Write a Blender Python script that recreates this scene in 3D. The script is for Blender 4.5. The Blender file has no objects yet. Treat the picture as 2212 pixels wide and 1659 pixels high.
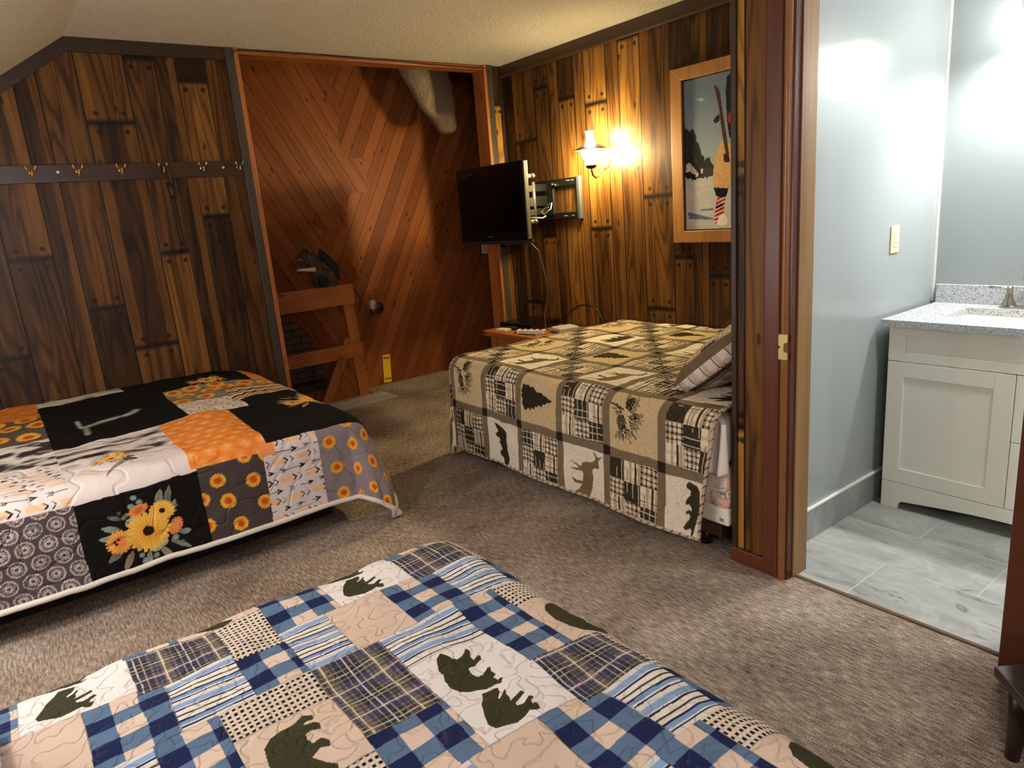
import bpy, math, random
import numpy as np
from mathutils import Vector, Matrix
random.seed(7)
scene = bpy.context.scene
COL = scene.collection
PI = math.pi

# ------------------------------------------------------------------ helpers
def s2l(c):
    c = np.asarray(c, float)/255.0
    return np.where(c <= 0.04045, c/12.92, ((c+0.055)/1.055)**2.4)
def L3(*c): return tuple(float(x) for x in s2l(c))
def L4(*c): return L3(*c)+(1.0,)

def tag(o, label=None, cat=None, group=None, kind=None):
    if label: o['label'] = label
    if cat: o['category'] = cat
    if group: o['group'] = group
    if kind: o['kind'] = kind
    return o
def thing(name, label, cat, loc=(0,0,0), group=None):
    o = bpy.data.objects.new(name, None); COL.objects.link(o)
    o.location = loc; o.empty_display_size = .05
    return tag(o, label, cat, group)
def origin(p):
    v = Vector((0,0,0))
    while p is not None:
        v += Vector(p.location); p = p.parent
    return v
def link(name, me, mat, parent=None):
    if mat is not None: me.materials.append(mat)
    o = bpy.data.objects.new(name, me); COL.objects.link(o)
    if parent is not None: o.parent = parent
    return o

class MB:
    """collects shapes in world coordinates, built as one mesh object"""
    X=None
    def __init__(s): s.v=[]; s.f=[]; s.sm=[]
    def add(s, vs, fs, smooth=False):
        b=len(s.v); s.v+= [tuple(map(float,p)) for p in vs]
        for f in fs: s.f.append(tuple(b+i for i in f)); s.sm.append(smooth)
        return s
    def box(s, x0,x1,y0,y1,z0,z1, M=None):
        vs=[(x,y,z) for z in (z0,z1) for y in (y0,y1) for x in (x0,x1)]
        if M is not None: vs=[M@Vector(p) for p in vs]
        return s.add(vs,[(0,2,3,1),(4,5,7,6),(0,1,5,4),(2,6,7,3),(0,4,6,2),(1,3,7,5)])
    def bar(s, p0, p1, w, h, up=(0,0,1)):
        p0=Vector(p0);p1=Vector(p1); d=(p1-p0).normalized(); upv=Vector(up)
        a=d.cross(upv).normalized(); b=a.cross(d).normalized()
        vs=[]
        for p in (p0,p1):
            for (i,j) in ((-1,-1),(1,-1),(1,1),(-1,1)): vs.append(p+a*(i*w/2)+b*(j*h/2))
        return s.add(vs,[(0,1,2,3),(7,6,5,4),(0,4,5,1),(1,5,6,2),(2,6,7,3),(3,7,4,0)])
    def tube(s, pts, r, n=10, caps=True):
        pts=[Vector(p) for p in pts]; rs=r if hasattr(r,'__len__') else [r]*len(pts)
        t0=(pts[1]-pts[0]).normalized()
        ref=Vector((0,0,1)) if abs(t0.z)<.9 else Vector((1,0,0))
        a=t0.cross(ref).normalized(); vs=[]
        for i,p in enumerate(pts):
            t=(pts[min(i+1,len(pts)-1)]-pts[max(i-1,0)]).normalized()
            a=(a-t*a.dot(t)).normalized(); b=t.cross(a)
            for k in range(n):
                q=2*PI*k/n; vs.append(p+(a*math.cos(q)+b*math.sin(q))*rs[i])
        fs=[]
        for i in range(len(pts)-1):
            for k in range(n):
                k2=(k+1)%n; fs.append((i*n+k,i*n+k2,(i+1)*n+k2,(i+1)*n+k))
        s.add(vs,fs,True)
        if caps:
            b=len(s.v)-len(vs)
            s.f.append(tuple(b+k for k in range(n))[::-1]); s.sm.append(False)
            e=b+(len(pts)-1)*n; s.f.append(tuple(e+k for k in range(n))); s.sm.append(False)
        return s
    def lathe(s, prof, c, axis=(0,0,1), n=28, smooth=True, sx=1.0):
        """prof: (radius, distance along axis)"""
        ax=Vector(axis).normalized(); ref=Vector((0,0,1)) if abs(ax.z)<.9 else Vector((1,0,0))
        a=ax.cross(ref).normalized(); b=ax.cross(a).normalized(); c=Vector(c)
        vs=[]; fs=[]
        for (r,h) in prof:
            for k in range(n):
                q=2*PI*k/n; vs.append(c+ax*h+(a*math.cos(q)*sx+b*math.sin(q))*max(r,1e-5))
        for i in range(len(prof)-1):
            for k in range(n):
                k2=(k+1)%n; fs.append((i*n+k,i*n+k2,(i+1)*n+k2,(i+1)*n+k))
        return s.add(vs,fs,smooth)
    def loft(s, rings, n=20, smooth=True, cap=True):
        """rings: (centre, right vector, up vector) with the half sizes in the vectors"""
        vs=[];fs=[]
        for (c,a,b) in rings:
            c=Vector(c);a=Vector(a);b=Vector(b)
            for k in range(n):
                q=2*PI*k/n; vs.append(c+a*math.cos(q)+b*math.sin(q))
        for i in range(len(rings)-1):
            for k in range(n):
                k2=(k+1)%n; fs.append((i*n+k,i*n+k2,(i+1)*n+k2,(i+1)*n+k))
        if cap:
            fs.append(tuple(range(n))[::-1]); fs.append(tuple((len(rings)-1)*n+k for k in range(n)))
        return s.add(vs,fs,smooth)
    def ball(s, c, rx, ry, rz, n=16, m=10, M=None):
        vs=[];fs=[]
        for i in range(m+1):
            t=PI*i/m
            for k in range(n):
                q=2*PI*k/n; p=Vector((math.sin(t)*math.cos(q)*rx,math.sin(t)*math.sin(q)*ry,math.cos(t)*rz))
                if M is not None: p=M@p
                vs.append(p+Vector(c))
        for i in range(m):
            for k in range(n):
                k2=(k+1)%n; fs.append((i*n+k,(i+1)*n+k,(i+1)*n+k2,i*n+k2))
        return s.add(vs,fs,True)
    def prism(s, poly, axis, d0, d1):
        """poly of 2D points extruded along axis 'x' (y,z) / 'y' (x,z) / 'z' (x,y)"""
        def P(a,b,d): return {'x':(d,a,b),'y':(a,d,b),'z':(a,b,d)}[axis]
        n=len(poly); vs=[P(a,b,d0) for a,b in poly]+[P(a,b,d1) for a,b in poly]
        fs=[tuple(range(n))[::-1],tuple(range(n,2*n))]+[(i,(i+1)%n,n+(i+1)%n,n+i) for i in range(n)]
        return s.add(vs,fs)
    def build(s, name, mat, parent=None, bevel=0, seg=2, weld=True):
        me=bpy.data.meshes.new(name); o0=origin(parent)
        if MB.X is not None: s.v=[tuple(MB.X@Vector(p)) for p in s.v]
        me.from_pydata([(x-o0.x,y-o0.y,z-o0.z) for x,y,z in s.v],[],s.f)
        me.polygons.foreach_set('use_smooth', s.sm); me.update()
        import bmesh
        bm=bmesh.new(); bm.from_mesh(me)
        if weld: bmesh.ops.remove_doubles(bm, verts=bm.verts, dist=1e-6)
        bmesh.ops.recalc_face_normals(bm, faces=bm.faces); bm.to_mesh(me); bm.free()
        o=link(name, me, mat, parent)
        if bevel:
            m=o.modifiers.new('Bevel','BEVEL'); m.width=bevel; m.segments=seg; m.limit_method='ANGLE'; m.angle_limit=math.radians(40)
        return o
def struct(name, mb, mat, bevel=0, parent=None):
    o=mb.build(name, mat, parent, bevel)
    if parent is None: o['kind']='structure'
    return o
def text_mesh(name, txt, size, M, mat, parent, depth=.0008, bold=0.0):
    cu=bpy.data.curves.new(name,'FONT'); cu.body=txt; cu.size=size; cu.align_x='CENTER'; cu.align_y='CENTER'; cu.extrude=depth; cu.offset=bold
    t=bpy.data.objects.new(name,cu); COL.objects.link(t)
    dg=bpy.context.evaluated_depsgraph_get(); me=bpy.data.meshes.new_from_object(t.evaluated_get(dg))
    bpy.data.objects.remove(t)
    me.transform(Matrix.Translation(-origin(parent))@M)
    return link(name, me, mat, parent)

# ------------------------------------------------------------------ node materials
class G:
    def __init__(s, name):
        s.m=bpy.data.materials.new(name); s.m.use_nodes=True; s.t=s.m.node_tree; s.t.nodes.clear()
        s.out=s.t.nodes.new('ShaderNodeOutputMaterial')
    def n(s, typ, ins=None, **props):
        x=s.t.nodes.new('ShaderNode'+typ)
        for k,v in props.items(): setattr(x,k,v)
        for k,v in (ins or {}).items(): s.set(x.inputs[k], v)
        return x
    def set(s, sock, v):
        if isinstance(v, bpy.types.NodeSocket): s.t.links.new(v, sock)
        elif isinstance(v, bpy.types.Node): s.t.links.new(v.outputs[0], sock)
        else: sock.default_value=v
    def m_(s, op, a, b=0.0, c=0.0, clamp=False):
        x=s.n('Math',operation=op,use_clamp=clamp); s.set(x.inputs[0],a); s.set(x.inputs[1],b); s.set(x.inputs[2],c); return x.outputs[0]
    def mr(s, v, a,b,c=0.0,d=1.0, smooth=False):
        x=s.n('MapRange',{'Value':v,'From Min':a,'From Max':b,'To Min':c,'To Max':d}); x.clamp=True
        if smooth: x.interpolation_type='SMOOTHSTEP'
        return x.outputs[0]
    def mix(s, f, a, b, mode='MIX'):
        x=s.n('Mix',data_type='RGBA',blend_type=mode); s.set(x.inputs[0],f); s.set(x.inputs[6],a); s.set(x.inputs[7],b); return x.outputs[2]
    def ramp(s, f, stops, interp='LINEAR'):
        x=s.n('ValToRGB'); r=x.color_ramp; r.interpolation=interp
        while len(r.elements)<len(stops): r.elements.new(.5)
        for e,(p,c) in zip(r.elements,stops): e.position=p; e.color=c if len(c)==4 else tuple(c)+(1,)
        s.set(x.inputs[0],f); return x.outputs[0]
    def pos(s): return s.n('NewGeometry').outputs['Position']
    def xyz(s, v): 
        x=s.n('SeparateXYZ'); s.set(x.inputs[0],v); return x.outputs
    def vec(s, a,b,c):
        x=s.n('CombineXYZ'); [s.set(x.inputs[i],q) for i,q in enumerate((a,b,c))]; return x.outputs[0]
    def scale(s, v, sc):
        x=s.n('Mapping'); s.set(x.inputs[0],v); x.inputs['Scale'].default_value=sc; return x.outputs[0]
    def noise(s, v, scale=5., detail=3., rough=.5, dist=0.):
        x=s.n('TexNoise',{'Scale':scale,'Detail':detail,'Roughness':rough,'Distortion':dist}); s.set(x.inputs['Vector'],v); return x.outputs[0]
    def attr(s, name): return s.n('Attribute',attribute_name=name)
    def bump(s, h, strength=.3, dist=.01):
        return s.n('Bump',{'Height':h,'Strength':strength,'Distance':dist}).outputs[0]
    def done(s, color, rough=.5, metal=0., normal=None, **kw):
        p=s.n('BsdfPrincipled',{'Base Color':color,'Roughness':rough,'Metallic':metal})
        if normal is not None: s.set(p.inputs['Normal'],normal)
        for k,v in kw.items(): s.set(p.inputs[k.replace('_',' ')],v)
        s.t.links.new(p.outputs[0], s.out.inputs[0]); return s.m
def plain(name, rgb, rough=.5, metal=0., var=.0, vs=30., bump=0., **kw):
    g=G(name); p=g.pos(); c=L4(*rgb)
    n=g.noise(p, vs, 3)
    if var: col=g.mix(n, tuple(x*(1-var) for x in c[:3])+(1,), tuple(min(1,x*(1+var)) for x in c[:3])+(1,))
    else: col=c
    nm=g.bump(n,bump,.005) if bump else None
    return g.done(col, rough, metal, nm, **kw)
def emit(name, rgb, strength):
    g=G(name); e=g.n('Emission',{'Color':tuple(rgb)+(1,),'Strength':strength}); g.t.links.new(e.outputs[0],g.out.inputs[0]); return g.m

# ---- panelling whose planks carry their own tone, sapwood strips, length and seed
def mat_panel(name='panelling', dark=1.0):
    g=G(name)
    uv=g.n('UVMap',uv_map='UVMap').outputs[0]; U=g.xyz(uv)
    u,v=U[0],U[1]
    tone=g.attr('tone').outputs['Fac']; sl=g.attr('sapl').outputs['Fac']; sr=g.attr('sapr').outputs['Fac']
    seed=g.attr('seed').outputs['Fac']; w=g.attr('wid').outputs['Fac']; ln=g.attr('len').outputs['Fac']
    um=g.m_('MULTIPLY',u,w)
    sd=g.m_('MULTIPLY',seed,37.0)
    base=g.vec(um,v,sd)
    fine=g.noise(g.scale(base,(120,3.2,1)),1,5,.65)
    mid=g.noise(g.scale(base,(26,.9,1)),1,3,.55,.4)
    big=g.noise(g.scale(base,(5.5,.55,1)),1,2,.5,.6)
    rings=g.m_('SINE',g.m_('MULTIPLY',g.noise(g.scale(base,(7.5,.62,1)),1,1.5,.4,.3),62.0))
    rings=g.m_('POWER',g.m_('MULTIPLY_ADD',rings,.5,.5),2.5)
    t=g.m_('ADD',tone,g.m_('MULTIPLY',g.m_('SUBTRACT',big,.5),.52))
    t=g.m_('ADD',t,g.m_('MULTIPLY',g.m_('SUBTRACT',mid,.5),.36))
    # sapwood strips with a wandering edge
    wob=g.m_('MULTIPLY',g.m_('SUBTRACT',g.noise(g.vec(sd,g.m_('MULTIPLY',v,1.3),sd),1,2),.5),.30)
    uw=g.m_('ADD',u,wob)
    ml=g.m_('MULTIPLY',g.m_('GREATER_THAN',sl,.01),g.mr(g.m_('SUBTRACT',uw,sl),.03,-.03))
    mr=g.m_('MULTIPLY',g.m_('GREATER_THAN',sr,.01),g.mr(g.m_('SUBTRACT',g.m_('SUBTRACT',1.0,sr),uw),.03,-.03))
    sap=g.m_('MAXIMUM',ml,mr)
    tl=g.m_('ADD',g.m_('MULTIPLY_ADD',tone,.42,.355),g.m_('MULTIPLY',g.m_('SUBTRACT',mid,.5),.3))
    tt=g.m_('ADD',g.m_('MULTIPLY',t,g.m_('SUBTRACT',1.0,sap)),g.m_('MULTIPLY',tl,sap))
    tt=g.m_('SUBTRACT',tt,g.m_('MULTIPLY',rings,g.m_('MULTIPLY',.20,g.m_('SUBTRACT',1.0,g.m_('MULTIPLY',sap,.7)))))
    tt=g.m_('SUBTRACT',tt,g.m_('MULTIPLY',g.mr(fine,.52,.80),.20))
    d=dark
    col=g.ramp(tt,[(0.0,(.016*d,.0075*d,.0035*d)),(.25,(.055*d,.022*d,.0065*d)),(.5,(.150*d,.062*d,.0145*d)),(.75,(.33*d,.150*d,.027*d)),(1.0,(.52*d,.27*d,.045*d))])
    # knots
    vor=g.n('TexVoronoi',{'Scale':1.0}); g.set(vor.inputs['Vector'],g.scale(base,(9,3.2,1))); 
    knot=g.mr(vor.outputs['Distance'],.05,.10,1,0)
    col=g.mix(g.m_('MULTIPLY',knot,.85),col,(.012,.006,.003,1))
    # burnt butt ends and nail heads
    e0=v; e1=g.m_('SUBTRACT',ln,v)
    jit=g.m_('MULTIPLY',g.m_('SUBTRACT',g.noise(g.scale(base,(260,2,1)),1,2),.5),.030)
    e=g.m_('MINIMUM',e0,e1)
    ej=g.m_('ADD',e,jit)
    jb=g.m_('MAXIMUM',g.mr(ej,.004,.030,.9,0,True),g.mr(e,.004,.008,1,0))
    def nail(du):
        a=g.m_('MULTIPLY',g.m_('SUBTRACT',u,du),w); b=g.m_('SUBTRACT',e,.052)
        r=g.m_('SQRT',g.m_('ADD',g.m_('MULTIPLY',a,a),g.m_('MULTIPLY',b,b)))
        return g.mr(r,.009,.019,.9,0,True)
    nl=g.m_('MAXIMUM',nail(.22),nail(.80))
    col=g.mix(g.m_('MAXIMUM',jb,nl),col,(.008,.005,.004,1))
    # v-groove at the plank edges
    ed=g.m_('MULTIPLY',g.m_('MINIMUM',u,g.m_('SUBTRACT',1.0,u)),w)
    gr=g.mr(ed,.0022,.0050)
    col=g.mix(gr,(.006,.004,.003,1),col)
    h=g.m_('ADD',g.m_('MULTIPLY',gr,1.0),g.m_('MULTIPLY',fine,.10))
    return g.done(col,g.m_('ADD',.31,g.m_('MULTIPLY',fine,.16)),0,g.bump(h,.5,.003),Specular_IOR_Level=.22)

def mat_herring():
    g=G('herringbone_pine'); P=g.xyz(g.pos()); x,z=P[0],P[2]
    ca,sa=math.cos(math.radians(62)),math.sin(math.radians(62))
    # jagged seam where the two sets of boards interlock
    step=g.m_('FLOOR',g.m_('MULTIPLY',z,3.4)); wn=g.n('TexWhiteNoise',noise_dimensions='1D'); g.set(wn.inputs['W'],step)
    jag=g.m_('MULTIPLY',g.m_('SUBTRACT',wn.outputs[0],.5),g.mr(z,.7,1.6,.02,.62))
    right=g.m_('GREATER_THAN',g.m_('SUBTRACT',x,g.m_('ADD',2.66,jag)),0.0)
    xx=g.m_('SUBTRACT',x,2.66)
    # across / along for each side
    cR=g.m_('SUBTRACT',g.m_('MULTIPLY',xx,sa),g.m_('MULTIPLY',z,ca)); aR=g.m_('ADD',g.m_('MULTIPLY',xx,ca),g.m_('MULTIPLY',z,sa))
    cL=g.m_('ADD',g.m_('MULTIPLY',xx,sa),g.m_('MULTIPLY',z,ca)); aL=g.m_('SUBTRACT',g.m_('MULTIPLY',xx,ca),g.m_('MULTIPLY',z,sa))
    lerp=lambda A,B: g.m_('ADD',g.m_('MULTIPLY',A,right),g.m_('MULTIPLY',B,g.m_('SUBTRACT',1.0,right)))
    c=lerp(cR,cL); a=lerp(aR,g.m_('ADD',aL,31.0))
    W=.108
    cw=g.m_('DIVIDE',c,W); idx=g.m_('FLOOR',cw); fr=g.m_('FRACT',cw)
    w2=g.n('TexWhiteNoise',noise_dimensions='1D'); g.set(w2.inputs['W'],g.m_('ADD',g.m_('MULTIPLY',idx,1.37),g.m_('MULTIPLY',right,77.)))
    vec=g.vec(g.m_('MULTIPLY',c,1.0),a,g.m_('MULTIPLY',idx,7.3))
    fine=g.noise(g.scale(vec,(70,2.2,1)),1,4,.6); mid=g.noise(g.scale(vec,(14,.8,1)),1,3,.5,.5)
    t=g.m_('ADD',g.m_('MULTIPLY',w2.outputs[0],.30),g.m_('ADD',g.m_('MULTIPLY',mid,.55),g.m_('MULTIPLY',fine,.25)))
    col=g.ramp(t,[(.1,(.095,.025,.007)),(.45,(.19,.053,.014)),(.8,(.31,.098,.028))])
    vor=g.n('TexVoronoi',{'Scale':1.0}); g.set(vor.inputs['Vector'],g.scale(vec,(13,5.0,1)))
    col=g.mix(g.mr(vor.outputs['Distance'],.06,.15,.9,0),col,(.028,.010,.004,1))
    ed=g.m_('MINIMUM',fr,g.m_('SUBTRACT',1.0,fr)); gr=g.mr(ed,.008,.028)
    col=g.mix(gr,(.030,.010,.004,1),col)
    return g.done(col,.45,0,g.bump(g.m_('ADD',gr,g.m_('MULTIPLY',fine,.15)),.4,.004),Specular_IOR_Level=.14)

def mat_wood(name, cols, axis='z', rough=.4, gs=60., knots=False, spec=.5):
    """straight-grained stained board; grain runs along the given axis"""
    g=G(name); P=g.pos()
    sc={'x':(1.6,gs,gs),'y':(gs,1.6,gs),'z':(gs,gs,1.6)}[axis]
    sc2={'x':(.8,9,9),'y':(9,.8,9),'z':(9,9,.8)}[axis]
    f=g.noise(g.scale(P,sc),1,4,.6); m=g.noise(g.scale(P,sc2),1,3,.5,.6)
    t=g.m_('ADD',g.m_('MULTIPLY',f,.5),g.m_('MULTIPLY',m,.5))
    k=len(cols); col=g.ramp(t,[(.28+.44*i/(k-1),L4(*c)) for i,c in enumerate(cols)])
    if knots:
        sk={'x':(3.5,11,11),'y':(11,3.5,11),'z':(11,11,3.5)}[axis]
        vor=g.n('TexVoronoi',{'Scale':1.0}); g.set(vor.inputs['Vector'],g.scale(P,sk))
        col=g.mix(g.mr(vor.outputs['Distance'],.10,.2,.8,0),col,(.05,.016,.005,1))
    return g.done(col,rough,0,g.bump(f,.15,.002),Specular_IOR_Level=spec)

def mat_carpet():
    g=G('loop_carpet'); P=g.pos()
    n1=g.noise(g.scale(P,(300,190,100)),1,3,.75)
    rows=g.noise(g.scale(P,(130,22,10)),1,2,.6)
    blot=g.noise(P,2.2,4,.55)
    t=g.m_('ADD',g.m_('ADD',g.m_('MULTIPLY',n1,.56),g.m_('MULTIPLY',rows,.44)),g.m_('MULTIPLY',g.m_('SUBTRACT',blot,.5),.28))
    col=g.ramp(t,[(.33,L4(62,50,43)),(.44,L4(128,111,100)),(.54,L4(168,152,138)),(.67,L4(222,209,194))])
    h=g.m_('ADD',g.m_('MULTIPLY',n1,.7),g.m_('MULTIPLY',rows,.6))
    return g.done(col,1.0,0,g.bump(h,.9,.008),Specular_IOR_Level=.1)
def mat_ceiling():
    g=G('popcorn_ceiling'); P=g.pos()
    n=g.noise(P,110,3,.6); n2=g.noise(P,60,2,.6)
    sp=g.mr(n,.30,.40,.55,0)
    col=g.mix(sp,L4(236,225,202),L4(132,110,78))
    h=g.m_('ADD',g.m_('MULTIPLY',n,.7),g.m_('MULTIPLY',n2,.8))
    return g.done(col,.95,0,g.bump(h,1.0,.035),Specular_IOR_Level=.15)
def mat_tile():
    g=G('marble_tile'); P=g.xyz(g.pos())
    v=g.vec(g.m_('SUBTRACT',P[1],.84),g.m_('SUBTRACT',P[0],2.33),0.0)
    br=g.n('TexBrick',{'Color1':(0,0,0,1),'Color2':(1,1,1,1),'Mortar':(.5,.5,.5,1),'Scale':1.0,'Mortar Size':.0018,'Mortar Smooth':.1,'Brick Width':.665,'Row Height':.315},offset=.5)
    g.set(br.inputs['Vector'],v); grout=br.outputs['Fac']
    sh=g.n('SeparateColor'); g.set(sh.inputs[0],br.outputs['Color'])
    pv=g.vec(P[0],P[1],g.m_('MULTIPLY',sh.outputs[0],9.0))
    cloud=g.noise(g.scale(pv,(5.5,2.2,1)),1,5,.6,.8)
    vein=g.m_('ABSOLUTE',g.m_('SUBTRACT',g.noise(g.scale(pv,(4.2,1.1,1)),1,4,.55,.9),.5))
    vm=g.mr(vein,.0,.010,.75,0)
    wv=g.mr(g.m_('ABSOLUTE',g.m_('SUBTRACT',g.noise(g.scale(pv,(3.0,2.0,1)),1,5,.6,1.3),.47)),.0,.03,.30,0)
    col=g.ramp(cloud,[(.3,L4(134,137,135)),(.5,L4(160,163,160)),(.72,L4(180,182,178))])
    col=g.mix(wv,col,L4(198,200,196)); 
    thin=g.m_('MULTIPLY',vm,g.mr(g.noise(pv,2.,2),.45,.6))
    col=g.mix(thin,col,L4(92,92,90))
    col=g.mix(grout,col,L4(196,197,190))
    return g.done(col,.34,0,g.bump(g.m_('SUBTRACT',1.0,grout),.3,.002))
def mat_quartz():
    g=G('speckled_quartz'); P=g.pos()
    vor=g.n('TexVoronoi',{'Scale':330.}); g.set(vor.inputs['Vector'],P)
    sc=g.n('SeparateColor'); g.set(sc.inputs[0],vor.outputs['Color'])
    col=g.ramp(sc.outputs[0],[(.0,L4(96,96,102)),(.08,L4(140,141,146)),(.16,L4(184,186,190)),(.80,L4(198,200,203)),(.9,L4(222,222,224))],'CONSTANT')
    return g.done(col,.22)
def mat_cloth(name, quilt=18., depth=.010, stitch=0., rough=.92, fineb=.15):
    """fabric print held in the colour attribute 'Print', with quilted relief"""
    g=G(name); P=g.pos(); col=g.attr('Print').outputs['Color']
    n=g.noise(P,quilt,.6,.4,.5)
    d=g.m_('ABSOLUTE',g.m_('SUBTRACT',n,.5))
    puff=g.mr(d,.0,.055,0,1,True)
    if stitch:
        dash=g.m_('GREATER_THAN',g.noise(P,170,1),.47)
        st=g.m_('MULTIPLY',g.mr(d,.004,.016,1,0),dash)
        col=g.mix(g.m_('MULTIPLY',st,stitch),col,(.12,.09,.08,1))
    w=g.noise(P,700,2)
    wr=g.noise(g.scale(P,(22,16,20)),1,3,.6,.5)
    h=g.m_('ADD',g.m_('ADD',puff,g.m_('MULTIPLY',w,fineb)),g.m_('MULTIPLY',wr,.5))
    return g.done(col,rough,0,g.bump(h,.6,depth),Specular_IOR_Level=.12)

M={}
M['panel']=mat_panel()
M['herring']=mat_herring()
M['carpet']=mat_carpet(); M['ceiling']=mat_ceiling(); M['tile']=mat_tile(); M['quartz']=mat_quartz()
M['dark_trim']=mat_wood('dark_trim',[(30,19,13),(50,33,22),(66,45,30)],'x',.38)
M['dark_trim_z']=mat_wood('dark_trim_upright',[(30,20,14),(48,34,24),(60,45,32)],'z',.38)
M['grey_trim']=mat_wood('charcoal_trim',[(38,34,28),(56,50,42),(70,64,54)],'z',.4)
M['pine_z']=mat_wood('stained_pine_upright',[(112,58,24),(152,88,40),(172,108,56)],'z',.4,45,True)
M['pine_x']=mat_wood('stained_pine',[(108,54,22),(148,82,36),(168,102,50)],'x',.4,45,True)
M['pine_y']=mat_wood('stained_pine_shelf',[(122,66,28),(160,94,44),(182,114,58)],'y',.36,45,True)
M['mahogany']=mat_wood('red_brown_casing',[(60,28,17),(86,43,26),(102,56,35)],'z',.34,50)
M['mahogany_y']=mat_wood('red_brown_base',[(74,34,20),(96,48,28),(112,58,36)],'y',.36,50)
M['oak']=mat_wood('oak_jamb',[(92,64,34),(134,100,58),(156,122,76)],'z',.42,90)
M['espresso']=mat_wood('espresso_wood',[(30,20,14),(48,33,23),(62,44,31)],'y',.3,60)
M['grey_paint']=plain('grey_blue_paint',(150,157,158),.19,0,.02,3.,.0)
M['white_paint']=plain('white_cabinet_paint',(236,234,222),.38)
M['white_gloss']=plain('white_porcelain',(238,236,224),.12)
g=G('grey_marble_base'); n=g.noise(g.scale(g.pos(),(4,4,2)),1,5,.6,.8); vv=g.mr(g.m_('ABSOLUTE',g.m_('SUBTRACT',g.noise(g.scale(g.pos(),(7,7,2.5)),1,4,.55,.9),.5)),0,.008,.5,0)
M['marble']=g.done(g.mix(vv,g.ramp(n,[(.3,L4(118,122,122)),(.7,L4(152,156,154))]),L4(80,82,82)),.35)
M['white_trim']=plain('white_trim_paint',(226,226,220),.4)
M['ivory']=plain('ivory_plastic',(226,214,166),.35)
M['nickel']=plain('brushed_nickel',(176,168,154),.28,1.)
M['chrome']=plain('chrome',(210,208,204),.12,1.)
M['brass']=plain('worn_brass',(222,176,104),.22,.75)
M['bronze']=plain('aged_bronze',(96,64,44),.38,.7,.2,40.)
M['black_metal']=plain('black_powder_coat',(11,11,14),.55,.1)
M['black_plastic']=plain('black_plastic',(11,11,12),.24)
M['screen']=plain('black_screen',(4,4,5),.08)
M['silver']=plain('silver_plastic',(104,104,96),.3,.5)
M['grey_plastic']=plain('grey_plastic',(178,172,168),.45)
M['cream_plastic']=plain('cream_plastic',(206,196,180),.5)
M['cord']=plain('black_cord',(16,13,12),.5)
M['tan_cord']=plain('tan_cord',(96,76,52),.5)
M['dark_cloth']=plain('dark_base_cloth',(34,28,26),.95,0,.2,60.,.3)
M['sheet']=plain('white_sheet',(226,218,214),.9,0,.03,20.,.25)
M['hem']=plain('white_binding',(206,198,190),.92,0,.08,60.,.4)
M['tan_hem']=plain('tan_binding',(168,150,122),.92,0,.25,40.,.4)
M['label_yellow']=plain('yellow_enamel',(232,186,52),.45)
M['ink']=plain('black_ink',(22,20,18),.6)
M['sconce_glow']=emit('lit_chimney_glass',(1.0,.80,.38),330.)
M['bath_glow']=emit('lit_globe_glass',(1.0,.99,.94),20.)
M['bath_bulb']=emit('bath_bulb_glass',(1.0,.99,.94),540.)
M['bath_fill']=emit('bath_fill_glow',(1.0,.98,.93),66.)  # glow of the added bathroom fill light
M['room_glow']=emit('lit_dome_glass',(1.0,.945,.90),76.)
gl=G('clear_glass'); M['glass']=gl.done((1,1,1,1),.02,0,None,Transmission_Weight=1.0,IOR=1.45)

BA=[(0.614,1.189),(0.628,1.2),(0.636,1.185),(0.638,1.17),(0.647,1.157),(0.662,1.16),(0.683,1.18),(0.682,1.166),(0.671,1.148),(0.672,1.133),(0.69,1.141),(0.685,1.128),(0.665,1.12),(0.654,1.123),(0.647,1.12),(0.645,1.102),(0.649,1.086),(0.662,1.083),(0.683,1.093),(0.677,1.079),(0.679,1.067),(0.669,1.063),(0.673,1.047),(0.684,1.05),(0.673,1.038),(0.66,1.044),(0.643,1.045),(0.626,1.057),(0.611,1.062),(0.597,1.073),(0.588,1.093),(0.592,1.121),(0.6,1.139),(0.599,1.156)]
BB=[(0.627,1.036),(0.637,1.032),(0.657,1.029),(0.651,1.013),(0.637,1.0),(0.638,0.993),(0.649,0.998),(0.665,1.012),(0.655,0.997),(0.655,0.986),(0.649,0.974),(0.673,0.981),(0.686,0.986),(0.686,0.98),(0.669,0.972),(0.652,0.966),(0.653,0.956),(0.668,0.951),(0.688,0.963),(0.692,0.957),(0.68,0.951),(0.675,0.938),(0.685,0.938),(0.679,0.921),(0.671,0.924),(0.664,0.933),(0.648,0.926),(0.625,0.921),(0.608,0.929),(0.589,0.936),(0.584,0.953),(0.592,0.978),(0.606,1.009),(0.621,1.024)]
BD=[(0.24,1.212),(0.255,1.228),(0.278,1.237),(0.303,1.237),(0.325,1.249),(0.337,1.237),(0.336,1.222),(0.321,1.228),(0.312,1.217),(0.334,1.208),(0.338,1.196),(0.335,1.184),(0.32,1.194),(0.307,1.191),(0.305,1.175),(0.31,1.156),(0.327,1.158),(0.334,1.144),(0.333,1.131),(0.318,1.141),(0.304,1.132),(0.296,1.126),(0.311,1.099),(0.325,1.08),(0.322,1.069),(0.303,1.061),(0.277,1.072),(0.252,1.088),(0.236,1.116),(0.231,1.159)]
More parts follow.
